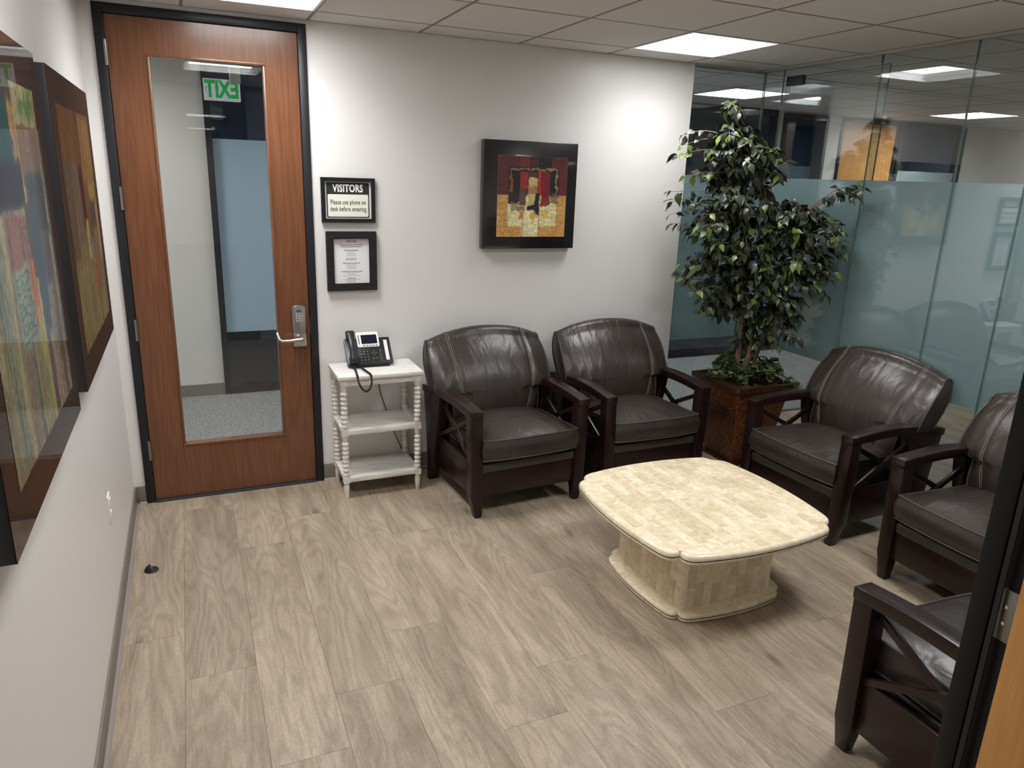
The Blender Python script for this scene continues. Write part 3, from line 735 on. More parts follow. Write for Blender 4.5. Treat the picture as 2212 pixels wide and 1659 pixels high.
    def pt(sx, i, side):    # side 0 front .. 1 back
        z, w = prof[i]; k = (z-.405)/(ZT-.405)
        arch = .062*(1-abs(sx)**2.0)*max(0, k)**1.5
        a = 1-abs(sx)**5; bul = .056*a*math.sin(PI*min(1, max(.06, .12+.8*k)))
        wr = .004*math.sin(23*sx+9*z)*(abs(sx)**2)*(1-abs(sx)**6)
        yfr = yf(z)-bul+wr-.012*(abs(sx)**1.5)*(k > .42)*0
        xs_ = .178+.085*max(k, 0)**.8+.02*math.sin(PI*k)-.0055
        yfr += .007*math.exp(-((abs(sx)*w-xs_)/.013)**2)
        # gathers running out of the notch above the arm
        yfr += .007*math.sin(70*(z-.55)+30*abs(sx))*math.exp(-((z-.62)/.07)**2)*math.exp(-((abs(sx)-.78)/.16)**2)
        y = yfr*(1-side)+(yb(z)+.012*a)*side
        return (sx*w, y, z+arch)
    NS = 64; g = G(); n = len(prof); cols = []
    sxs = [-1+2*i/NS for i in range(NS+1)]
    for sx in sxs:
        loop = [pt(sx, i, 0) for i in range(n)]
        f_, b_ = Vector(loop[-1]), Vector(pt(sx, n-1, 1)); r_ = (b_.y-f_.y)/2; cy = (f_.y+b_.y)/2; hh = .040 if abs(sx) < 1 else .030
        hh = .030+.012*(1-abs(sx)**4)
        for q in range(1, 8):
            a = PI*q/8; loop.append((f_.x*(1-.006*math.sin(a)), cy-r_*math.cos(a), f_.z+hh*math.sin(a)))
        loop += [pt(sx, i, 1) for i in range(n-1, -1, -1)]
        fb, bb = Vector(loop[0]), Vector(loop[-1])
        loop += [tuple(bb.lerp(fb, q/4)+Vector((0, 0, -.012*math.sin(PI*q/4)))) for q in range(1, 4)]
        cols.append(loop)
    L = len(cols[0]); g.rings(cols, cap=False)
    # side gussets: strips joining front and back of the end loops
    for e in (0, -1):
        lp = cols[e]; sg = -1 if e == 0 else 1; half = [lp[i] for i in range(n+3)]; other = [lp[(2*n+7-1-i)] for i in range(n+3)]
        m_ = 4; strips = []
        for a, b in zip(half, other):
            a, b = Vector(a), Vector(b)
            strips.append([a.lerp(b, q/m_)+Vector((sg*.012*math.sin(PI*q/m_), 0, 0)) for q in range(m_+1)])
        k = len(g.v)
        for s_ in strips: g.v += [tuple(p) for p in s_]
        for i in range(len(strips)-1):
            for j in range(m_):
                a = k+i*(m_+1)+j; g.f.append((a, a+1, a+m_+2, a+m_+1)); g.mi.append(0)
    me_o = g.build('back_cushion', M['leather'], t, smooth=True, ang=75)
    for e in (0, -1):
        G().tube([(p[0]*1.003, p[1]-.002, p[2]) for p in cols[e][:n+4]], .0045, 6).build('piping', M['piping'], me_o, smooth=True)
        G().tube([(p[0]*1.004, p[1]+.002, p[2]) for p in cols[e][n+4:2*n+7]], .0045, 6).build('piping', M['piping'], me_o, smooth=True)
    # double stitched seams
    for s in (-1, 1):
        for off in (0, .011):
            pts = []
            for i in range(0, n):
                z, w = prof[i]; k = (z-.405)/(ZT-.405); xs_ = (.178+.085*k**.8 + (.02*math.sin(PI*k)))-off
                p = pt(s*xs_/w, i, 0); pts.append((p[0], p[1]-.0010, p[2]))
            f_ = Vector(pts[-1]); sx = f_.x/prof[-1][1]; b_ = Vector(pt(sx, n-1, 1)); r_ = (b_.y-f_.y)/2; hh = .030+.012*(1-abs(sx)**4)
            for q in range(1, 8):
                a = PI*q/8; pts.append((f_.x, (f_.y+b_.y)/2-r_*math.cos(a)*1.01, f_.z+(hh+.001)*math.sin(a)))
            G().tube(pts, .0014, 5).build('stitched_seam', M['stitch'], me_o, smooth=True)
    return t
chair = make_chair()
R = math.radians
CH = [((2.175, -.405), 3.5, 'brown leather armchair with dark wood arms beside the white side table'),
      ((3.060, -.395), .3, 'brown leather armchair with dark wood arms against the back wall, beside the potted tree'),
      ((3.922, -1.415), -87.3, 'brown leather armchair at the glass wall, between the potted tree and another armchair'),
      ((3.925, -2.433), -90, 'brown leather armchair at the glass wall, partly hidden by the dark door frame'),
      ((2.765, -3.262), 180, 'nearest brown leather armchair, cut by the dark door frame at lower right')]
for i, ((x, y), a, lb) in enumerate(CH):
    o = chair if i == 0 else copy_tree(chair)
    o.location = (x, y, 0); o.rotation_euler = (0, 0, R(a)); tag(o, lb, 'armchair', 'brown leather armchairs')

# ---- stone coffee table
def scallop(k, n=14):
    """square plan with bowed sides and a pinched cusp at each corner; k scales it"""
    pts = []
    for q in range(4):
        ca, sa = math.cos(q*PI/2), math.sin(q*PI/2); side = []
        for i in range(n+1):
            u = -1+2*i/n; side.append((.337*u, -.457-.034*(1-u*u)))
        e, c1, c2, nt = side[-1], (.374, -.450), (.398, -.424), (.388, -.388)
        lob = []
        for i in range(1, 8):
            u = i/7
            lob.append(tuple((1-u)**3*e[d]+3*(1-u)**2*u*c1[d]+3*(1-u)*u*u*c2[d]+u**3*nt[d] for d in (0, 1)))
        mir = [(-y, -x) for x, y in lob[::-1][1:]]
        for x, y in side+lob+mir: pts.append((k*(x*ca-y*sa), k*(x*sa+y*ca)))
    return pts
def slab(g, pts, z0, z1, r=.012):
    def sc(k): return [(x*k, y*k) for x, y in pts]
    h = max(abs(p[0]) for p in pts)
    rr = []
    for a in (0, 30, 60, 90): rr.append((1-(r*(1-math.sin(R(a))))/h, z0+r*(1-math.cos(R(a)))))
    for a in (90, 60, 30, 0): rr.append((1-(r*(1-math.sin(R(a))))/h, z1-r*(1-math.cos(R(a)))))
    g.rings([[(x, y, z) for x, y in sc(k)] for k, z in rr])
ct = empty('coffee_table', (2.625, -1.772, 0), 0, 'square cream stone coffee table with pinched corners on a pedestal', 'coffee table')
top_o = None
S = scallop(1.0); g = G(); slab(g, S, .374, .420, .014); top_o = g.build('table_top', M['stoneslab'], ct, smooth=True, ang=50)
G().rings([[(x*1.0012, y*1.0012, z) for x, y in S] for z in (.3935, .3975)]).build('inlay_line', M['inlay'], top_o)
def clip_poly(poly, inside, inter):
    out = []
    for i in range(len(poly)):
        a, b = poly[i], poly[(i+1) % len(poly)]; ia, ib = inside(a), inside(b)
        if ia: out.append(a)
        if ia != ib: out.append(inter(a, b))
    return out
def clip_convex(poly, conv):
    for i in range(len(conv)):
        p, q = conv[i], conv[(i+1) % len(conv)]; ex, ey = q[0]-p[0], q[1]-p[1]
        sd = lambda r: ex*(r[1]-p[1])-ey*(r[0]-p[0])
        poly = clip_poly(poly, lambda r: sd(r) >= 0, lambda a, b: (lambda u: (a[0]+(b[0]-a[0])*u, a[1]+(b[1]-a[1])*u))(sd(a)/(sd(a)-sd(b))))
        if len(poly) < 3: return []
    return poly
conv = []
for q in range(4):
    ca, sa = math.cos(q*PI/2), math.sin(q*PI/2)
    for u in (-1, -.5, 0, .5, 1):
        x, y = .337*u, -.440-.034*(1-u*u); conv.append((x*ca-y*sa, x*sa+y*ca))
rng = random.Random(5)
tw = .0455; x = -.50
while x < .50:
    y = -.50-rng.uniform(0, .14)
    while y < .50:
        L_ = rng.choice((.10, .125, .15, .15))
        p = clip_convex([(x+.0003, y+.0003), (x+tw-.0003, y+.0003), (x+tw-.0003, y+L_-.0003), (x+.0003, y+L_-.0003)], conv)
        if len(p) >= 3:
            cx, cy = sum(q[0] for q in p)/len(p), sum(q[1] for q in p)/len(p)
            o = G().prism([(a-cx, b-cy) for a, b in p], -.002, .0006, 'z').build('stone_tile', M['stone'], top_o); o.location = (cx, cy, .420)
        y += L_
    x += tw
ped = G(); hp = .266
def rrect(h, r, n=5):
    o = []
    for q in range(4):
        cx, cy = ((h-r), -(h-r)) if q == 0 else ((h-r), (h-r)) if q == 1 else (-(h-r), (h-r)) if q == 2 else (-(h-r), -(h-r))
        for i in range(n+1):
            a = -PI/2+q*PI/2+PI/2*i/n; o.append((cx+r*math.cos(a), cy+r*math.sin(a)))
    return o
rp = rrect(hp, .035)
pd = G().rings([[(x, y, z) for x, y in rp] for z in (.036, .376)]).build('pedestal', M['stoneslab'], ct, smooth=True, ang=30)
for q in range(4):
    ca, sa = math.cos(q*PI/2), math.sin(q*PI/2); x = -.230
    while x < .229:
        z = .042; w_ = .0460
        first = rng.uniform(.06, .15)
        while z < .372:
            L_ = min(first, .374-z); first = rng.choice((.11, .14, .17))
            if L_ > .01:
                o = G().box(-w_/2+.0003, w_/2-.0003, -.0007, .002, -L_/2+.0003, L_/2-.0003).build('stone_tile', M['stonep'], pd)
                lx, ly = x+w_/2, -hp
                o.location = (lx*ca-ly*sa, lx*sa+ly*ca, z+L_/2); o.rotation_euler = (0, 0, q*PI/2)
            z += L_
        x += w_
S2 = scallop(.70); g = G(); slab(g, S2, 0.001, .040, .010); bo = g.build('base_plate', M['stoneslab'], ct, smooth=True, ang=50)
G().rings([[(x*1.002, y*1.002, z) for x, y in S2] for z in (.019, .0225)]).build('inlay_line', M['inlay'], bo)

# ---- whitewashed side table with bobbin legs
sx0, sx1, sy0, sy1 = 1.241, 1.672, -.315, -.040
stb = empty('side_table', ((sx0+sx1)/2, (sy0+sy1)/2, 0), 0, 'whitewashed side table with bobbin turned legs and two shelves', 'side table')
hx, hy = (sx1-sx0)/2, (sy1-sy0)/2
G().box(-hx-.032, hx+.032, -hy-.030, hy+.022, .728, .750).build('table_top', M['whitewash'], stb, bevel=.003)
def leg(x, y):
    g = G(); q = .0185
    g.box(x-q, x+q, y-q, y+q, .690, .728); g.box(x-q, x+q, y-q, y+q, .392, .432); g.box(x-q, x+q, y-q, y+q, .100, .136)
    prof = [(.0165, .690), (.0170, .665), (.0130, .657)]
    def beads(z1, z0, n):
        o = []
        h = (z1-z0)/n
        for i in range(n):
            zt = z1-i*h
            for u in (.0, .15, .32, .5, .68, .85): o.append((.0120+.0085*math.sin(PI*u)**.7 if u else .0120, zt-u*h))
        return o
    prof += beads(.655, .434, 8)+[(.0125, .432)]
    g.lathe(prof[::-1], x, y, 14)
    prof = [(.0155, .392), (.0165, .372), (.0150, .360), (.012, .356)]+beads(.354, .138, 8)+[(.012, .136)]
    g.lathe(prof[::-1], x, y, 14)
    prof = [(.0125, .100), (.0165, .094), (.0125, .088), (.0175, .076), (.0165, .05), (.0120, .004), (.0115, 0)]
    g.lathe(prof[::-1], x, y, 14)
    g.build('leg', M['whiteleg'], stb, smooth=True, ang=50)
for a in (-hx, hx):
    for b_ in (-hy, hy): leg(a, b_)
G().box(-hx+.018, hx-.018, -hy-.010, -hy+.008, .688, .727).build('apron', M['whitewash'], stb, bevel=.002)
G().box(-hx+.018, hx-.018, hy-.008, hy+.010, .688, .727).build('apron', M['whitewash'], stb, bevel=.002)
for s in (-1, 1): G().box(s*hx-.009, s*hx+.009, -hy+.018, hy-.018, .688, .727).build('apron', M['whitewash'], stb, bevel=.002)
for z in (.394, .102):
    g = G().box(-hx+.0185, hx-.0185, -hy-.012, hy+.012, z, z+.030); g.box(-hx-.012, -hx+.0185, -hy+.0185, hy-.0185, z, z+.030); g.box(hx-.0185, hx+.012, -hy+.0185, hy-.0185, z, z+.030)
    g.build('shelf', M['whitewash'], stb, bevel=.002)

# ---- desk phone
TZ = .750; A = R(50); cA, sA = math.cos(A), math.sin(A)
ph = empty('desk_phone', (1.297, -.185, TZ), 0, 'black desk phone with white bezel screen on the side table', 'phone')
def T(u, w, n): return (u, .012+w*cA-n*sA, .018+w*sA+n*cA)
PWd, PH = .272, .175
def slabT(g, pts, n0, n1): return g.prism(pts, n0, n1, 'z', tr=T)
def rr_(u0, u1, w0, w1, r, n=4):
    o = []
    for (cx, cy, a0) in ((u1-r, w0+r, -90), (u1-r, w1-r, 0), (u0+r, w1-r, 90), (u0+r, w0+r, 180)):
        for i in range(n+1): a = R(a0+90*i/n); o.append((cx+r*math.cos(a), cy+r*math.sin(a)))
    return o
g = G(); slabT(g, rr_(0, PWd, 0, PH, .008), -.018, .004)
g.prism([(.012, .0), (.10, 0), (.125, .10), (.10, .12), (.02, .03)], .02, .25, 'x')
g.build('body', M['blackp'], ph, bevel=.002)
g = G(); slabT(g, rr_(.074, .206, .112, .212, .010), -.006, .010); bz = g.build('screen_bezel', M['white'], ph, bevel=.002)
g = G(); slabT(g, rr_(.100, .194, .132, .192, .003), .010, .0112); g.build('screen', M['screen'], bz)
for i in range(6): g = G(); slabT(g, rr_(.0805, .0905, .132+.0105*i, .1365+.0105*i, .002, 2), .010, .0125); g.build('soft_key', M['blackp'], bz)
for i in range(5): g = G(); slabT(g, rr_(.108+.018*i, .119+.018*i, .1175, .122, .002, 2), .010, .0125); g.build('soft_key', M['blackp'], bz)
for r in range(4):
    for c in range(3):
        u, w = .085+.021*c, .084-.0185*r
        g = G(); slabT(g, rr_(u-.006, u+.006, w-.0045, w+.0045, .003, 2), .004, .0065); kk = g.build('key', M['blackr'], ph)
        g = G(); slabT(g, rr_(u-.002, u+.002, w-.0018, w+.0018, .001, 1), .0065, .0069); g.build('key_mark', M['white'], kk)
for du, dw in ((0, .0), (.012, 0), (-.012, 0), (0, .012), (0, -.012)):
    u, w = .166+du, .073+dw; g = G(); slabT(g, rr_(u-.0035, u+.0035, w-.003, w+.003, .002, 2), .004, .0075); g.build('navigation_key', M['chrome'] if du == dw == 0 else M['steel'], ph)
for i in range(7):
    u, w = .203, .092-.0125*i; g = G(); slabT(g, rr_(u-.004, u+.004, w-.003, w+.003, .002, 2), .004, .0065); g.build('key', M['steel'], ph)
for i in range(2):
    for j in range(2):
        u, w = .158+.02*i, .038-.014*j; g = G(); slabT(g, rr_(u-.007, u+.007, w-.002, w+.002, .0015, 2), .004, .006); g.build('key', M['steel'] if j == 0 else M['blackr'], ph)
g = G(); slabT(g, rr_(.232, .2525, .022, .155, .002), .004, .0055); g.build('label_strip', M['white'], ph)
for c in (.2245, .2605):
    for i in range(10):
        w = .029+.0133*i; g = G(); slabT(g, rr_(c-.005, c+.005, w-.0035, w+.0035, .001, 1), .004, .006); g.build('key', M['blackr'], ph)
# handset: curved bar with ear and mouth pieces
hs = empty('handset'); hs.parent = ph
g = G(); rr = []
for i in range(17):
    u = i/16; w = .004+u*.206; n = .030+.020*math.sin(PI*u); hw = .021+.010*abs(2*u-1)**3; th = .013+.007*abs(2*u-1)**4
    if i in (0, 16): hw *= .82; th *= .6
    cx = .036
    rr.append([T(cx+hw*math.copysign(abs(math.cos(a))**.7, math.cos(a)), w, n+th*math.copysign(abs(math.sin(a))**.7, math.sin(a))) for a in (2*PI*j/16 for j in range(16))])
g.rings(rr).build('handset_body', M['blackp'], hs, smooth=True, ang=60)
for w0, w1 in ((.006, .05), (.165, .205)):
    g = G(); slabT(g, rr_(.012, .060, w0, w1, .01), .004, .032); g.build('handset_cup', M['blackp'], hs, bevel=.003)
# coiled cord draped over the table edge
ctl = [(.032, .004, .012), (.030, -.05, .009), (.022, -.115, .009), (.016, -.170, .004), (.022, -.180, -.03), (.036, -.181, -.065), (.060, -.181, -.086), (.082, -.181, -.075), (.094, -.181, -.042), (.092, -.172, .004), (.084, -.12, .010), (.076, -.05, .010), (.074, .0, .012)]
def catmull(P, n):
    P = [Vector(p) for p in P]; o = []
    for i in range(len(P)-1):
        p0, p1, p2, p3 = P[max(0, i-1)], P[i], P[i+1], P[min(len(P)-1, i+2)]
        for k in range(n):
            t = k/n; o.append(.5*((2*p1)+(-p0+p2)*t+(2*p0-5*p1+4*p2-p3)*t*t+(-p0+3*p1-3*p2+p3)*t**3))
    o.append(P[-1]); return o
cl = catmull(ctl, 80); hel = []; up = Vector((.3, .4, 1)).normalized(); dist = 0
for i in range(len(cl)-1):
    tg = (cl[i+1]-cl[i]); dist += tg.length; tg.normalize(); e1 = tg.cross(up).normalized(); e2 = e1.cross(tg); a = dist/.0055*2*PI
    hel.append(cl[i]+.0048*(math.cos(a)*e1+math.sin(a)*e2))
G().tube(hel, .0021, 5).build('coiled_cord', M['blackr'], ph, smooth=True)

# phone cable and power cord along the wall
G().tube(catmull([(.18, .115, .02), (.20, .165, .01), (.21, .172, -.06), (.225, .172, -.2), (.26, .172, -.32), (.30, .168, -.45), (.36, .166, -.60), (.42, .16, -.71), (.50, .15, -.744), (.62, .15, -.744), (.78, .155, -.744)], 8), .0028, 6).build('phone_cable', M['blackr'], None, smooth=True)

pcb = bpy.data.objects['phone_cable']; pcb.location = ph.location; tag(pcb, 'thin black phone cable hanging behind the side table', 'cable')

# ---- doorstop and outlet
ds = empty('door_stop', (.214, -.808, 0), R(0), 'small black dome door stop on the floor by the left wall', 'door stop')
g = G(); rr = []
for i in range(8):
    a = (PI/2)*i/7; r = .030*math.cos(a); z = .030*math.sin(a)
    rr.append((max(r, .001), z))
dome = [[(r*math.cos(q), r*math.sin(q), z) for q in [PI*.5+PI*j/12 for j in range(13)]] for r, z in rr]
for r_ in dome: r_ += [(-.0, r_[-1][1]*.5, r_[0][2]), (0.0, 0, r_[0][2])]
g.rings([[(min(p[0], .006), p[1], p[2]) for p in r_] for r_ in dome]).build('dome', M['blackr'], ds, smooth=True)
G().lathe([(.032, 0), (.032, .004), (.029, .006)], 0, 0, 20).build('base_disc', M['blackr'], ds, smooth=True)
G().box(-.001, .006, -.010, .010, .006, .031).build('bumper', M['greyr'], ds, bevel=.002)
ol = empty('wall_outlet', (XL, -1.128, .488), 0, 'white wall outlet low on the left wall', 'outlet')
G().box(0, .006, -.036, .036, -.060, .060).build('cover_plate', M['white'], ol, bevel=.002)
for z in (.028, -.028):
    G().box(.006, .009, -.017, .017, z-.015, z+.015).build('socket', M['white'], ol, bevel=.001)
G().lathe([(.003, .006), (.003, .0075)], 0, 0, 8, tr=lambda x, y, z: (z, x, y)).build('screw', M['steel'], ol)

# ---- framed notices on the back wall
def ring_frame(g, x0, x1, z0, z1, w, y0, y1):
    o = [(x0, z0), (x1, z0), (x1, z1), (x0, z1)]; i_ = [(x0+w, z0+w), (x1-w, z0+w), (x1-w, z1-w), (x0+w, z1-w)]
    for k in range(4):
        j = (k+1) % 4
        for y in (y0, y1): g.quad(*[(p[0], y, p[1]) for p in (o[k], o[j], i_[j], i_[k])])
        g.quad((o[k][0], y0, o[k][1]), (o[j][0], y0, o[j][1]), (o[j][0], y1, o[j][1]), (o[k][0], y1, o[k][1]))
        g.quad((i_[k][0], y0, i_[k][1]), (i_[j][0], y0, i_[j][1]), (i_[j][0], y1, i_[j][1]), (i_[k][0], y1, i_[k][1]))
    return g
v1 = empty('visitor_sign', (1.358, 0, 1.700), 0, 'black framed VISITORS sign asking to use the phone, upper of two', 'sign')
ring_frame(G(), -.153, .153, -.124, .124, .022, -.022, -.001).build('frame', M['fblack'], v1, bevel=.002)
G().box(-.131, .131, -.006, -.002, -.102, .102).build('backing', M['signwhite'], v1)
sg = G(); o_ = rr_(-.121, .121, -.097, .097, .008)
pn = G().prism(o_, -.0075, -.006, 'y').build('sign_panel', M['signk'], v1)
G().prism(rr_(-.115, .115, -.092, .032, .006), -.0080, -.0075, 'y').build('sign_field', M['signw'], pn)
text('VISITORS', 'lettering', M['signwhite'], v1, .058, (.0, -.0082, .064), (PI/2, 0, 0), sx=.69, bold=.0018, sp=1.06)
text('Please use phone on', 'lettering', M['ink'], v1, .0365, (.0, -.0084, -.012), (PI/2, 0, 0), sx=.60, bold=.0003, sp=1.1)
text('desk before entering', 'lettering', M['ink'], v1, .0365, (.0, -.0084, -.050), (PI/2, 0, 0), sx=.60, bold=.0003, sp=1.1)
v2 = empty('visitor_directory', (1.368, 0, 1.355), 0, 'worn black frame with a printed visitor directory, lower of two', 'notice')
ring_frame(G(), -.145, .145, -.171, .171, .036, -.028, -.001).build('frame', M['fworn'], v2, bevel=.003)
ring_frame(G(), -.109, .109, -.135, .135, .006, -.022, -.004).build('inner_lip', M['fblack'], v2)
G().box(-.104, .104, -.006, -.003, -.130, .130).build('printed_page', M['paper'], v2)
text('VISITORS', 'lettering', M['red'], v2, .0155, (.0, -.0065, .113), (PI/2, 0, 0), sx=1.0, bold=.0003)
text('Please pick up Receiver and Press Button', 'lettering', M['ink'], v2, .0092, (.0, -.0065, .094), (PI/2, 0, 0), sx=.86)
text('for the Person You are Here to See', 'lettering', M['ink'], v2, .0092, (.0, -.0065, .083), (PI/2, 0, 0), sx=.86)
# the list below is too small to read in the photo: word-sized strokes line by line
lines = [(.063, .042, 1), (.054, .022, 0), (.046, .029, 0), (.038, .027, 0), (.030, .031, 0), (.014, .032, 1), (.005, .035, 0), (-.011, .050, 1), (-.020, .031, 0), (-.028, .031, 0), (-.036, .023, 0), (-.044, .028, 0), (-.060, .061, 1), (-.069, .044, 0), (-.077, .022, 0), (-.085, .050, 0), (-.100, .027, 1), (-.109, .050, 0), (-.116, .027, 0), (-.123, .028, 0)]
rg = random.Random(2); hd, bd_ = G(), G()
for z, hw, bold in lines:
    x = -hw
    while x < hw-.004:
        wl = min(rg.uniform(.008, .018), hw-x); n = max(2, int(wl/.0022)); gg = hd if bold else bd_
        for k in range(n):
            a = x+wl*k/n; gg.box(a, a+wl/n*.68, -.0064, -.006, z-(.0021 if bold else .0015)*rg.uniform(.6, 1), z+(.0021 if bold else .0015)*rg.uniform(.6, 1))
        x += wl+.0028
    if bold: hd.box(-hw, hw, -.0063, -.006, z-.0034, z-.0028)
hd.build('printed_headings', M['ink'], v2)['kind'] = 'stuff'; bd_.build('printed_lines', M['inkg'], v2)['kind'] = 'stuff'

# ---- pictures
def vnoise(u, v, fu, fv, seed):
    rs = np.random.RandomState(seed); gr = rs.rand(int(fv)+3, int(fu)+3)
    x, y = u*fu, v*fv; i, j = np.floor(x).astype(int), np.floor(y).astype(int); a, b = x-i, y-j; a = a*a*(3-2*a); b = b*b*(3-2*b)
    return gr[j, i]*(1-a)*(1-b)+gr[j, i+1]*a*(1-b)+gr[j+1, i]*(1-a)*b+gr[j+1, i+1]*a*b
M['art'] = mat('art_print', rough=.4, coat=.3, coatr=.05)
_t = NT(M['art']); _a = _t.add('ShaderNodeVertexColor'); _a.layer_name = 'Col'; _t.link(_a.outputs[0], bsdf(M['art']).inputs['Base Color'])
M['artg'] = mat('art_print_glazed', rough=.8, spec=.05, coat=1.0, coatr=.015); bsdf(M['artg']).inputs['Coat IOR'].default_value = 1.16
M['artm'] = mat('art_print_matt', rough=.85, spec=.04)
_t = NT(M['artm']); _a = _t.add('ShaderNodeVertexColor'); _a.layer_name = 'Col'; _t.link(_a.outputs[0], bsdf(M['artm']).inputs['Base Color'])
_t = NT(M['artg']); _a = _t.add('ShaderNodeVertexColor'); _a.layer_name = 'Col'; _t.link(_a.outputs[0], bsdf(M['artg']).inputs['Base Color'])
def srgb2lin(c): c = np.clip(c, 0, 255)/255; return np.where(c <= .04045, c/12.92, ((c+.055)/1.055)**2.4)
def art(name, parent, m, place, painter, nu=130, nv=150):
    us, vs = np.meshgrid(np.linspace(0, 1, nu+1), np.linspace(0, 1, nv+1))
    col = srgb2lin(painter(us.ravel(), vs.ravel()))
    v = [place(a, b) for a, b in zip(us.ravel(), vs.ravel())]
    f = [(j*(nu+1)+i, j*(nu+1)+i+1, (j+1)*(nu+1)+i+1, (j+1)*(nu+1)+i) for j in range(nv) for i in range(nu)]
    me = bpy.data.meshes.new(name); me.from_pydata(v, [], f); me.materials.append(m)
    ca = me.color_attributes.new('Col', 'FLOAT_COLOR', 'POINT'); ca.data.foreach_set('color', np.concatenate([col, np.ones((len(col), 1))], 1).ravel())
    o = bpy.data.objects.new(name, me); COL.objects.link(o); o.parent = parent; return o
class Paint:
    def __init__(s, u, v, base): s.u, s.v = u, v; s.c = np.tile(np.array(base, float), (len(u), 1))
    def rect(s, u0, u1, v0, v1, c, soft=.0, jit=.0, seed=1, al=1.0):
        j = (vnoise(s.u, s.v, 30, 30, seed)-.5)*jit; j2 = (vnoise(s.u, s.v, 30, 30, seed+50)-.5)*jit
        e = max(soft, .004)
        def ss(a, x): return np.clip((x-a)/e+.5, 0, 1)
        m = ss(u0, s.u+j)*(1-ss(u1, s.u+j))*ss(v0, s.v+j2)*(1-ss(v1, s.v+j2))*al
        s.c = s.c*(1-m[:, None])+np.array(c, float)*m[:, None]
    def streak(s, fu, fv, amp, seed): s.c *= (1+amp*(vnoise(s.u, s.v, fu, fv, seed)-.5)*2)[:, None]
    def tint(s, mask, c, k): m = np.clip(mask, 0, 1)*k; s.c = s.c*(1-m[:, None])+np.array(c, float)*m[:, None]

def paint_back(u, v):
    p = Paint(u, v, (198, 152, 84)); r = p.rect
    p.tint((v-.7)*2*(abs(u-.5)), (206, 140, 70), .8)
    r(0, 1, 0, .475, (86, 34, 34)); r(.32, .45, 0, .14, (112, 34, 32)); r(.45, .58, 0, .2, (60, 30, 28)); r(.58, .77, 0, .14, (26, 24, 26)); r(.77, 1, 0, .10, (78, 30, 32))
    r(.15, .88, .13, .50, (34, 26, 24), .006, .01); r(.15, .86, .47, .87, (220, 212, 160), .01)
    r(.36, .60, .60, 1.0, (226, 216, 168), .02); r(.17, .86, .145, .165, (150, 118, 70), .006, .03, 7); r(.175, .21, .17, .48, (120, 84, 48), .01, .04, 8); r(.835, .86, .16, .47, (140, 112, 76), .008, .04, 9)
    r(.22, .315, .175, .56, (18, 18, 20)); r(.32, .43, .19, .44, (150, 36, 36), .01, .015, 3); r(.33, .42, .40, .5, (80, 44, 36), .03, .03, 4)
    r(.44, .57, .18, .30, (70, 54, 44), .05); r(.44, .57, .26, .62, (196, 176, 122), .015, .02, 5); r(.44, .57, .36, .46, (150, 124, 80), .02, .03, 6)
    r(.575, .625, .18, .46, (176, 42, 40), .008); r(.63, .75, .18, .60, (118, 30, 34), .01, .02, 11); r(.755, .815, .19, .49, (20, 20, 22), .006)
    r(.54, .605, .45, .72, (24, 22, 22), .01, .02, 12); r(.16, .30, .44, .60, (44, 32, 28), .02, .05, 13); r(.31, .40, .44, .60, (96, 72, 54), .01, .02, 14)
    r(.43, .53, .60, .66, (30, 26, 26), .008, .03, 15); r(.20, .30, .57, .67, (140, 122, 92), .02, .04, 16, .8); r(.30, .40, .61, .68, (150, 96, 80), .02, .04, 17, .8)
    r(.62, .76, .50, .60, (130, 50, 44), .02, .05, 18); r(.76, .88, .46, .58, (110, 76, 54), .02, .05, 19, .8); r(.46, .58, .70, .78, (214, 160, 80), .03, .05, 20, .8); r(.62, .74, .66, .76, (212, 170, 92), .03, .04, 21, .8); r(.32, .37, .70, .77, (196, 92, 60), .02, .04, 22, .8)
    for q in (.37, .605): r(q, q+.006, .58, 1, (90, 76, 50), .006)
    p.streak(60, 60, .12, 31); p.streak(14, 50, .08, 32); return p.c
pc = empty('framed_abstract', (2.483, 0, 1.747), 0, 'square black framed abstract in dark red and ochre on the back wall', 'picture')
G().box(-.318, .318, -.056, -.001, -.324, .324).build('box_frame', mat('black_box_frame', lin(20, 20, 22), .3, coat=.6, coatr=.04), pc, bevel=.004)
art('artwork', pc, M['art'], lambda u, v: (-.226+u*.474, -.0566, .236-v*.486), paint_back)

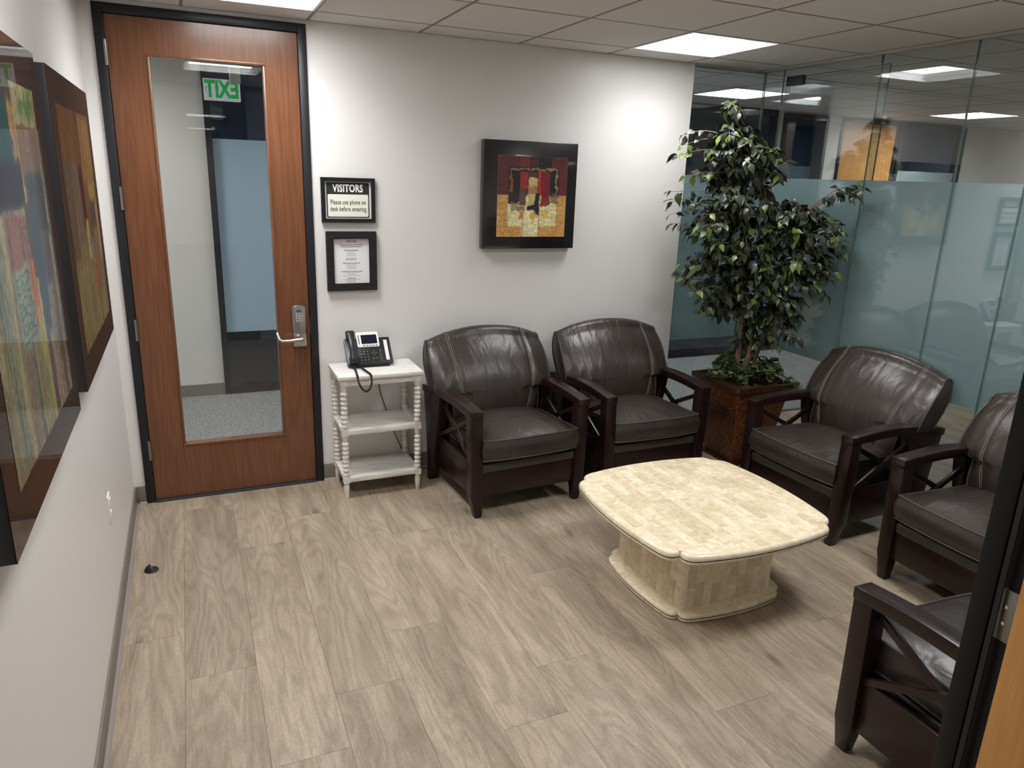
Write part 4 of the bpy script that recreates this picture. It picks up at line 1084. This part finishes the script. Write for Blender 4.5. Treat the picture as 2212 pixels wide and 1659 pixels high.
def mute(c, k, g): gr = c.mean(1, keepdims=True)*np.array([[1.06, 1.0, .9]]); return (c*(1-k)+gr*k)*g
def paint_l1(u, v):      # nearest painting: blocks above, streaks below
    p = Paint(u, v, (128, 112, 80)); r = p.rect
    for i, (a, b, c) in enumerate(((0, .1, (140, 128, 92)), (.1, .2, (112, 120, 98)), (.2, .28, (150, 140, 100)), (.28, .36, (130, 108, 92)), (.36, .44, (108, 112, 88)), (.44, .52, (150, 132, 100)), (.52, .60, (134, 140, 98)), (.60, .66, (168, 156, 88)), (.66, .72, (102, 78, 84)), (.72, .80, (150, 128, 112)), (.80, .88, (140, 118, 104)), (.88, .94, (118, 84, 52)), (.94, 1, (132, 120, 100)))):
        r(a, b, .3, 1, c, .03, .03, 60+i)
    r(0, .62, 0, .34, (70, 62, 60), .02); r(.1, .35, .04, .2, (52, 84, 78), .02, .02, 2); r(.35, .55, .05, .3, (44, 78, 76), .01, .02, 3); r(.55, .64, .05, .34, (168, 122, 62), .02, .03, 4); r(.62, .97, .0, .12, (150, 138, 92), .01, .02, 5); r(.72, .96, .02, .09, (86, 120, 66), .04, .06, 6); r(.64, .97, .12, .25, (128, 84, 54), .01, .03, 7); r(.66, .97, .25, .44, (66, 56, 52), .02, .03, 8)
    r(.2, .62, .22, .34, (54, 34, 40), .02, .02, 9); r(.30, .66, .36, .5, (140, 88, 70), .02, .02, 10); r(.66, .80, .34, .62, (62, 66, 84), .03, .03, 11); r(.58, .67, .34, .56, (84, 72, 52), .01, .03, 12); r(.52, .62, .5, .68, (188, 96, 54), .01, .02, 13); r(.30, .52, .5, .72, (126, 142, 122), .02, .02, 14)
    for i in range(9): r(.32, .52, .52+.022*i, .528+.022*i, (84, 92, 78), .006, .02, 80+i, .7)
    r(.80, .90, .45, .60, (84, 68, 62), .02, .03, 15); r(.55, .60, .64, .8, (170, 158, 82), .02, .02, 16); r(.67, .78, .58, .74, (70, 80, 88), .04, .04, 17)
    p.streak(90, 6, .16, 33); p.streak(120, 90, .12, 34); return mute(p.c, .32, .92)
def paint_l2(u, v):
    p = Paint(u, v, (132, 108, 66)); r = p.rect
    r(0, 1, 0, .30, (124, 82, 48), .01); r(.0, .45, 0, .22, (132, 84, 44), .01, .02, 2); r(.45, .60, 0, .24, (112, 72, 42), .01, .02, 3); r(.6, 1, .02, .32, (140, 98, 52), .01, .02, 4); r(.0, .2, .2, .62, (108, 84, 64), .03, .02, 5); r(.2, .42, .22, .56, (120, 96, 76), .02, .03, 6); r(.42, .56, .24, .52, (90, 48, 38), .02, .02, 7)
    r(.62, .95, .32, .42, (150, 118, 62), .02, .03, 8); r(.56, .72, .30, .60, (112, 78, 46), .02, .05, 9); r(.72, .9, .40, .54, (88, 74, 60), .02, .03, 10); r(.9, 1, .42, .7, (160, 122, 92), .03, .02, 11); r(.48, .57, .48, .66, (176, 150, 74), .02, .02, 12); r(.58, .68, .56, .68, (110, 98, 124), .03, .04, 13, .7); r(.62, .70, .66, .86, (172, 88, 44), .03, .03, 14)
    r(.72, .9, .62, .9, (138, 96, 84), .06, .06, 15, .6); r(0, .5, .64, 1, (140, 120, 76), .06, .05, 16, .8); r(.5, 1, .84, 1, (136, 118, 78), .06, .05, 17, .8); r(.70, .72, .6, 1, (86, 60, 40), .01, .01, 18)
    p.streak(80, 6, .15, 35); p.streak(110, 90, .12, 36); return mute(p.c, .25, .82)
M['mat_brown'] = mat('brown_lacquer_mount', lin(58, 41, 32), .8, spec=.05, coat=1.0, coatr=.015); bsdf(M['mat_brown']).inputs['Coat IOR'].default_value = 1.16
M['mat_matt'] = mat('brown_matt_mount', lin(62, 45, 36), .85, spec=.05)
M['boxside'] = mat('black_box_side', lin(40, 39, 39), .4)
def left_pic(y0, y1, z0, z1, painter, label, border=.10, d=.052, glz=True):
    e = empty('framed_painting', (XL, (y0+y1)/2, (z0+z1)/2), 0, label, 'painting', 'large paintings on the left wall')
    hy, hz = (y1-y0)/2, (z1-z0)/2
    G().box(.004, d, -hy, hy, -hz, hz).build('box_frame', M['boxside'], e, bevel=.002)
    G().box(d, d+.0015, -hy, hy, -hz, hz).build('mount', M['mat_brown' if glz else 'mat_matt'], e)
    art('artwork', e, M['artg' if glz else 'artm'], lambda u, v: (d+.0022, -hy+border+u*(2*hy-2*border), hz-border-v*(2*hz-2*border)), painter)
    return e
left_pic(-2.855, -1.885, 1.148, 2.136, paint_l1, 'large abstract painting on the left wall, nearest the doorway')
left_pic(-1.695, -.658, 1.148, 2.136, paint_l2, 'large brown abstract painting on the left wall, nearest the wooden door', glz=False)

# ---- planter, ficus tree and ivy
PX, PY, PZ = 3.955, -.50, .575
po = empty('planter', (PX, PY, 0), 0, 'square tapered planter with mottled copper glaze under the tree', 'planter')
def sq_ring(h, z, r=.02, n=3): return [(x, y, z) for x, y in rrect(h, r, n)]
G().rings([sq_ring(.150, .012), sq_ring(.154, .03), sq_ring(.182, .22), sq_ring(.222, .515)]).build('body', M['pot'], po, smooth=True, ang=35)
g = G(); g.rings([sq_ring(.220, .512), sq_ring(.240, .530), sq_ring(.255, .545), sq_ring(.255, PZ), sq_ring(.222, PZ), sq_ring(.215, .525)]).build('rim', M['potd'], po, smooth=True, ang=35)
G().rings([sq_ring(.172, 0), sq_ring(.172, .016)]).build('foot_plate', M['potd'], po)
mo = G().rings([sq_ring(.214, .527), sq_ring(.216, .542), sq_ring(.12, .556), sq_ring(.03, .56)]).build('moss', M['moss'], po, smooth=True)
mo['kind'] = 'stuff'
rng = random.Random(11)
def leaf_mesh(name, m, L=1.0, W=.44, bend=.25, ivy=False):
    """pointed leaf along +x, folded at the midrib, about 14 faces"""
    if ivy:
        pts = [(0, 0), (.05, .32), (.28, .52), (.36, .28), (.72, .36), (.66, .16), (1.0, 0)]
    else:
        pts = [(0, 0), (.07, .13), (.22, .34), (.42, .43), (.62, .33), (.79, .15), (.90, .05), (1.0, 0)]
    k = W/.44; v, f = [], []
    mid = []
    for i, (x, w) in enumerate(pts):
        z = -bend*x*x; v.append((x*L, 0, z)); mid.append(len(v)-1)
    up = []; dn = []
    for s, lst in ((1, up), (-1, dn)):
        for i, (x, w) in enumerate(pts):
            if w == 0: lst.append(mid[i]); continue
            v.append((x*L, s*w*k, -bend*x*x+.22*w*k+.035*math.sin(11*x+bend*9)*s)); lst.append(len(v)-1)
    for i in range(len(pts)-1):
        for lst, fl in ((up, False), (dn, True)):
            q = [mid[i], mid[i+1], lst[i+1], lst[i]]; q = list(dict.fromkeys(q))
            if len(q) >= 3: f.append(q[::-1] if fl else q)
    me = bpy.data.meshes.new(name); me.from_pydata(v, [], f); me.materials.append(m)
    me.polygons.foreach_set('use_smooth', [True]*len(me.polygons)); return me
LM = [leaf_mesh('leaf', M['leaf'], W=.31, bend=b) for b in (.1, .3, .5, .75)]
LT = [leaf_mesh('leaf', M['leaftip'], W=.30, bend=b) for b in (.2, .4)]
tree = empty('ficus_tree', (PX, PY, PZ-.02), 0, 'tall green ficus tree in the copper planter by the glass corner', 'potted tree')
TO = Vector((PX, PY, PZ-.02))
trunks = []
for pts, r in (([(3.90, -.50, .53), (3.885, -.50, .72), (3.87, -.51, .95), (3.86, -.50, 1.25), (3.80, -.50, 1.55), (3.75, -.49, 1.85), (3.70, -.49, 2.12), (3.66, -.49, 2.27)], .019),
               ([(3.95, -.51, .53), (3.955, -.52, .75), (3.96, -.54, 1.0), (3.92, -.56, 1.3), (3.90, -.58, 1.6), (3.84, -.56, 1.85)], .019),
               ([(4.00, -.50, .53), (4.015, -.53, .72), (4.03, -.58, .95), (4.04, -.64, 1.2), (4.04, -.70, 1.5), (4.05, -.74, 1.7)], .015)):
    P = catmull(pts, 6); trunks.append(P); n = len(P)
    G().tube([p-TO for p in P], [r*(1-.72*i/n) for i in range(n)], 8).build('trunk', M['bark'], tree, smooth=True)
# branchlets fill the crown
blobs = [((3.665, -.47, 2.17), (.14, .13, .16), 20), ((3.76, -.50, 1.98), (.28, .25, .16), 50), ((3.62, -.46, 1.95), (.20, .16, .12), 14), ((3.72, -.48, 1.72), (.30, .26, .18), 50), ((3.58, -.45, 1.55), (.20, .2, .16), 24),
         ((3.98, -.66, 1.66), (.20, .26, .14), 34), ((4.04, -.86, 1.60), (.14, .16, .14), 22), ((4.04, -.88, 1.36), (.13, .16, .16), 20), ((3.76, -.52, 1.40), (.30, .27, .17), 50), ((3.62, -.46, 1.28), (.22, .2, .14), 22), ((4.00, -.72, 1.40), (.19, .26, .18), 40), ((3.92, -.60, 1.16), (.27, .27, .14), 40), ((3.72, -.48, 1.10), (.18, .18, .10), 14), ((4.02, -.70, .98), (.16, .2, .14), 18), ((3.93, -.52, .88), (.13, .14, .08), 8)]
leaves = []; tw = G()
def near(p):
    c = [q for T_ in trunks for q in T_ if q.z < p.z-.02]
    return min(c, key=lambda q: (q-p).length+.25*abs(q.z-(p.z-.16))) if c else trunks[0][0]
def add_leaf(p, d, tip=False, size=None):
    if p.x > 4.225 or p.y > -.03: return
    s = size or rng.uniform(.045, .078)
    end = p+d*s
    if end.x > 4.245 or end.y > -.012: d = Vector((-abs(d.x), d.y, d.z)) if end.x > 4.245 else Vector((d.x, -abs(d.y), d.z))
    leaves.append((p, d.normalized(), s, tip, rng.random()))
def branch(tip, nleaf=8, tipcol=.26):
    b0 = near(tip); mid = b0.lerp(tip, .55)+Vector((rng.uniform(-.03, .03), rng.uniform(-.03, .03), rng.uniform(.02, .07)))
    P = catmull([b0, mid, tip], 5); tw.tube([q-TO for q in P], [.0035*(1-.65*i/len(P)) for i in range(len(P))], 4)
    dirn = (P[-1]-P[-4]).normalized()
    for k in range(nleaf):
        u = .35+.65*(k+rng.random())/nleaf; i = min(len(P)-2, int(u*(len(P)-1))); q = P[i].lerp(P[i+1], u*(len(P)-1)-i)
        a = rng.uniform(0, 2*PI); side = Vector((math.cos(a), math.sin(a), rng.uniform(-.8, .6)))
        d = (side+dirn*.6+Vector((0, 0, rng.uniform(-.7, .1)))).normalized()
        add_leaf(q+side*.012, d, tip=(u > .85 and rng.random() < tipcol))
    add_leaf(P[-1], (dirn+Vector((0, 0, -.5))).normalized(), tip=rng.random() < tipcol)
for c, rd, n in blobs:
    for _ in range(n):
        while True:
            q = Vector((rng.uniform(-1, 1), rng.uniform(-1, 1), rng.uniform(-1, 1)))
            if .35 < q.length < 1: break
        p = Vector((c[0]+q.x*rd[0], c[1]+q.y*rd[1], c[2]+q.z*rd[2])); p.x = min(p.x, 4.20); p.y = min(p.y, -.06)
        branch(p, rng.randint(9, 11))
for tip in ((4.18, -1.06, 1.86), (4.17, -1.00, 1.84), (4.19, -1.03, 1.80), (3.36, -.38, 2.08), (3.34, -.36, 2.02), (3.33, -.34, 1.80), (3.34, -.34, 1.66), (3.645, -.46, 2.33), (3.62, -.47, 2.28), (4.19, -.95, 1.6), (4.19, -.98, 1.47), (4.18, -.93, 1.3), (3.44, -.40, 1.26), (3.42, -.36, 1.34), (3.36, -.36, 2.14), (3.36, -.33, 1.74), (3.37, -.33, 1.60), (3.40, -.38, 1.90), (4.16, -1.02, 1.88), (4.19, -.98, 1.52), (4.19, -.90, 1.20), (3.60, -.46, 2.30)):
    branch(Vector(tip), 7, .5)
tw.build('twigs', M['twig'], tree, smooth=True)['kind'] = 'stuff'
def leaf_mat(p, d, s, roll):
    x = d.normalized(); y = Vector((0, 0, 1)).cross(x)
    if y.length < .1: y = Vector((1, 0, 0)).cross(x)
    y.normalize(); z = x.cross(y)
    a = (roll-.5)*1.6; y2 = math.cos(a)*y+math.sin(a)*z; z2 = x.cross(y2)
    m3 = Matrix((x, y2, z2)).transposed(); return Matrix.Translation(p) @ m3.to_4x4() @ Matrix.Scale(s, 4)
leaves.sort(key=lambda l: (l[0]-CAMP).length+(0 if l[3] else .0))
for (p, d, s, tip, ro) in leaves[:298]:
    inst((LT[int(ro*1.99)] if tip else LM[int(ro*3.99)]), 'leaf', tree, leaf_mat(p-TO, d, s, ro))
def join_leaves(lst, variants, name, m, parent, org):
    V, F = [], []
    for (p, d, s, tip, ro) in lst:
        me = variants[int(ro*(len(variants)-.01))]; mw = leaf_mat(p-org, d, s, ro); k = len(V)
        V += [tuple(mw @ q.co) for q in me.vertices]; F += [tuple(k+i for i in pl_.vertices) for pl_ in me.polygons]
    me = bpy.data.meshes.new(name); me.from_pydata(V, [], F); me.materials.append(m); me.polygons.foreach_set('use_smooth', [True]*len(F))
    o = bpy.data.objects.new(name, me); COL.objects.link(o); o.parent = parent; o['kind'] = 'stuff'; return o
rest = leaves[298:]
M['leaftips'] = leafmat('ficus_young_foliage', [lin(80, 100, 46), lin(98, 116, 52), lin(118, 132, 64)], True)
join_leaves([l for l in rest if not l[3]], LM, 'foliage', M['leafs'], tree, TO)
join_leaves([l for l in rest if l[3]], LT, 'young_foliage', M['leaftips'], tree, TO)
# ivy spilling round the rim
iv = empty('ivy', (PX, PY, PZ-.02), 0, 'green ivy covering the soil of the copper planter', 'ivy')
IM = [leaf_mesh('leaf', M['ivy'], W=.5, bend=b, ivy=True) for b in (.15, .35)]
vines = G(); cnt = 0
for k in range(44):
    a = rng.uniform(0, 2*PI); r0 = rng.uniform(.03, .1); r1 = rng.uniform(.14, .25); h = rng.uniform(.03, .13)
    p0 = Vector((PX+r0*math.cos(a), PY+r0*math.sin(a), .55)); p2 = Vector((min(4.18, PX+r1*math.cos(a)), min(-.2, PY+r1*math.sin(a)), .575+rng.uniform(.01, .09)))
    p1 = p0.lerp(p2, .5)+Vector((0, 0, h)); P = catmull([p0, p1, p2], 5); vines.tube([q-TO for q in P], .0018, 4)
    for q in P[2:]:
        if cnt >= 290: break
        d = Vector((math.cos(a)+rng.uniform(-.9, .9), math.sin(a)+rng.uniform(-.9, .9), rng.uniform(-.3, .6))).normalized(); s = rng.uniform(.042, .070)
        if (q+d*s).x > 4.235: d.x = -abs(d.x)
        inst(IM[cnt % 2], 'leaf', iv, leaf_mat(q-TO+Vector((0, 0, .008)), d, s, rng.random())); cnt += 1
# one runner hanging over the right hand corner of the rim
P = catmull([Vector((4.08, -.66, .56)), Vector((4.12, -.75, .63)), Vector((4.14, -.81, .60)), Vector((4.15, -.84, .54))], 5); vines.tube([q-TO for q in P], .0018, 4)
for q in P[4:]:
    d = Vector((rng.uniform(-.8, .4), rng.uniform(-1, .2), rng.uniform(-.8, .3))).normalized(); inst(IM[0], 'leaf', iv, leaf_mat(q-TO, d, .05, rng.random()))
vines.build('vines', M['twig'], iv)['kind'] = 'stuff'
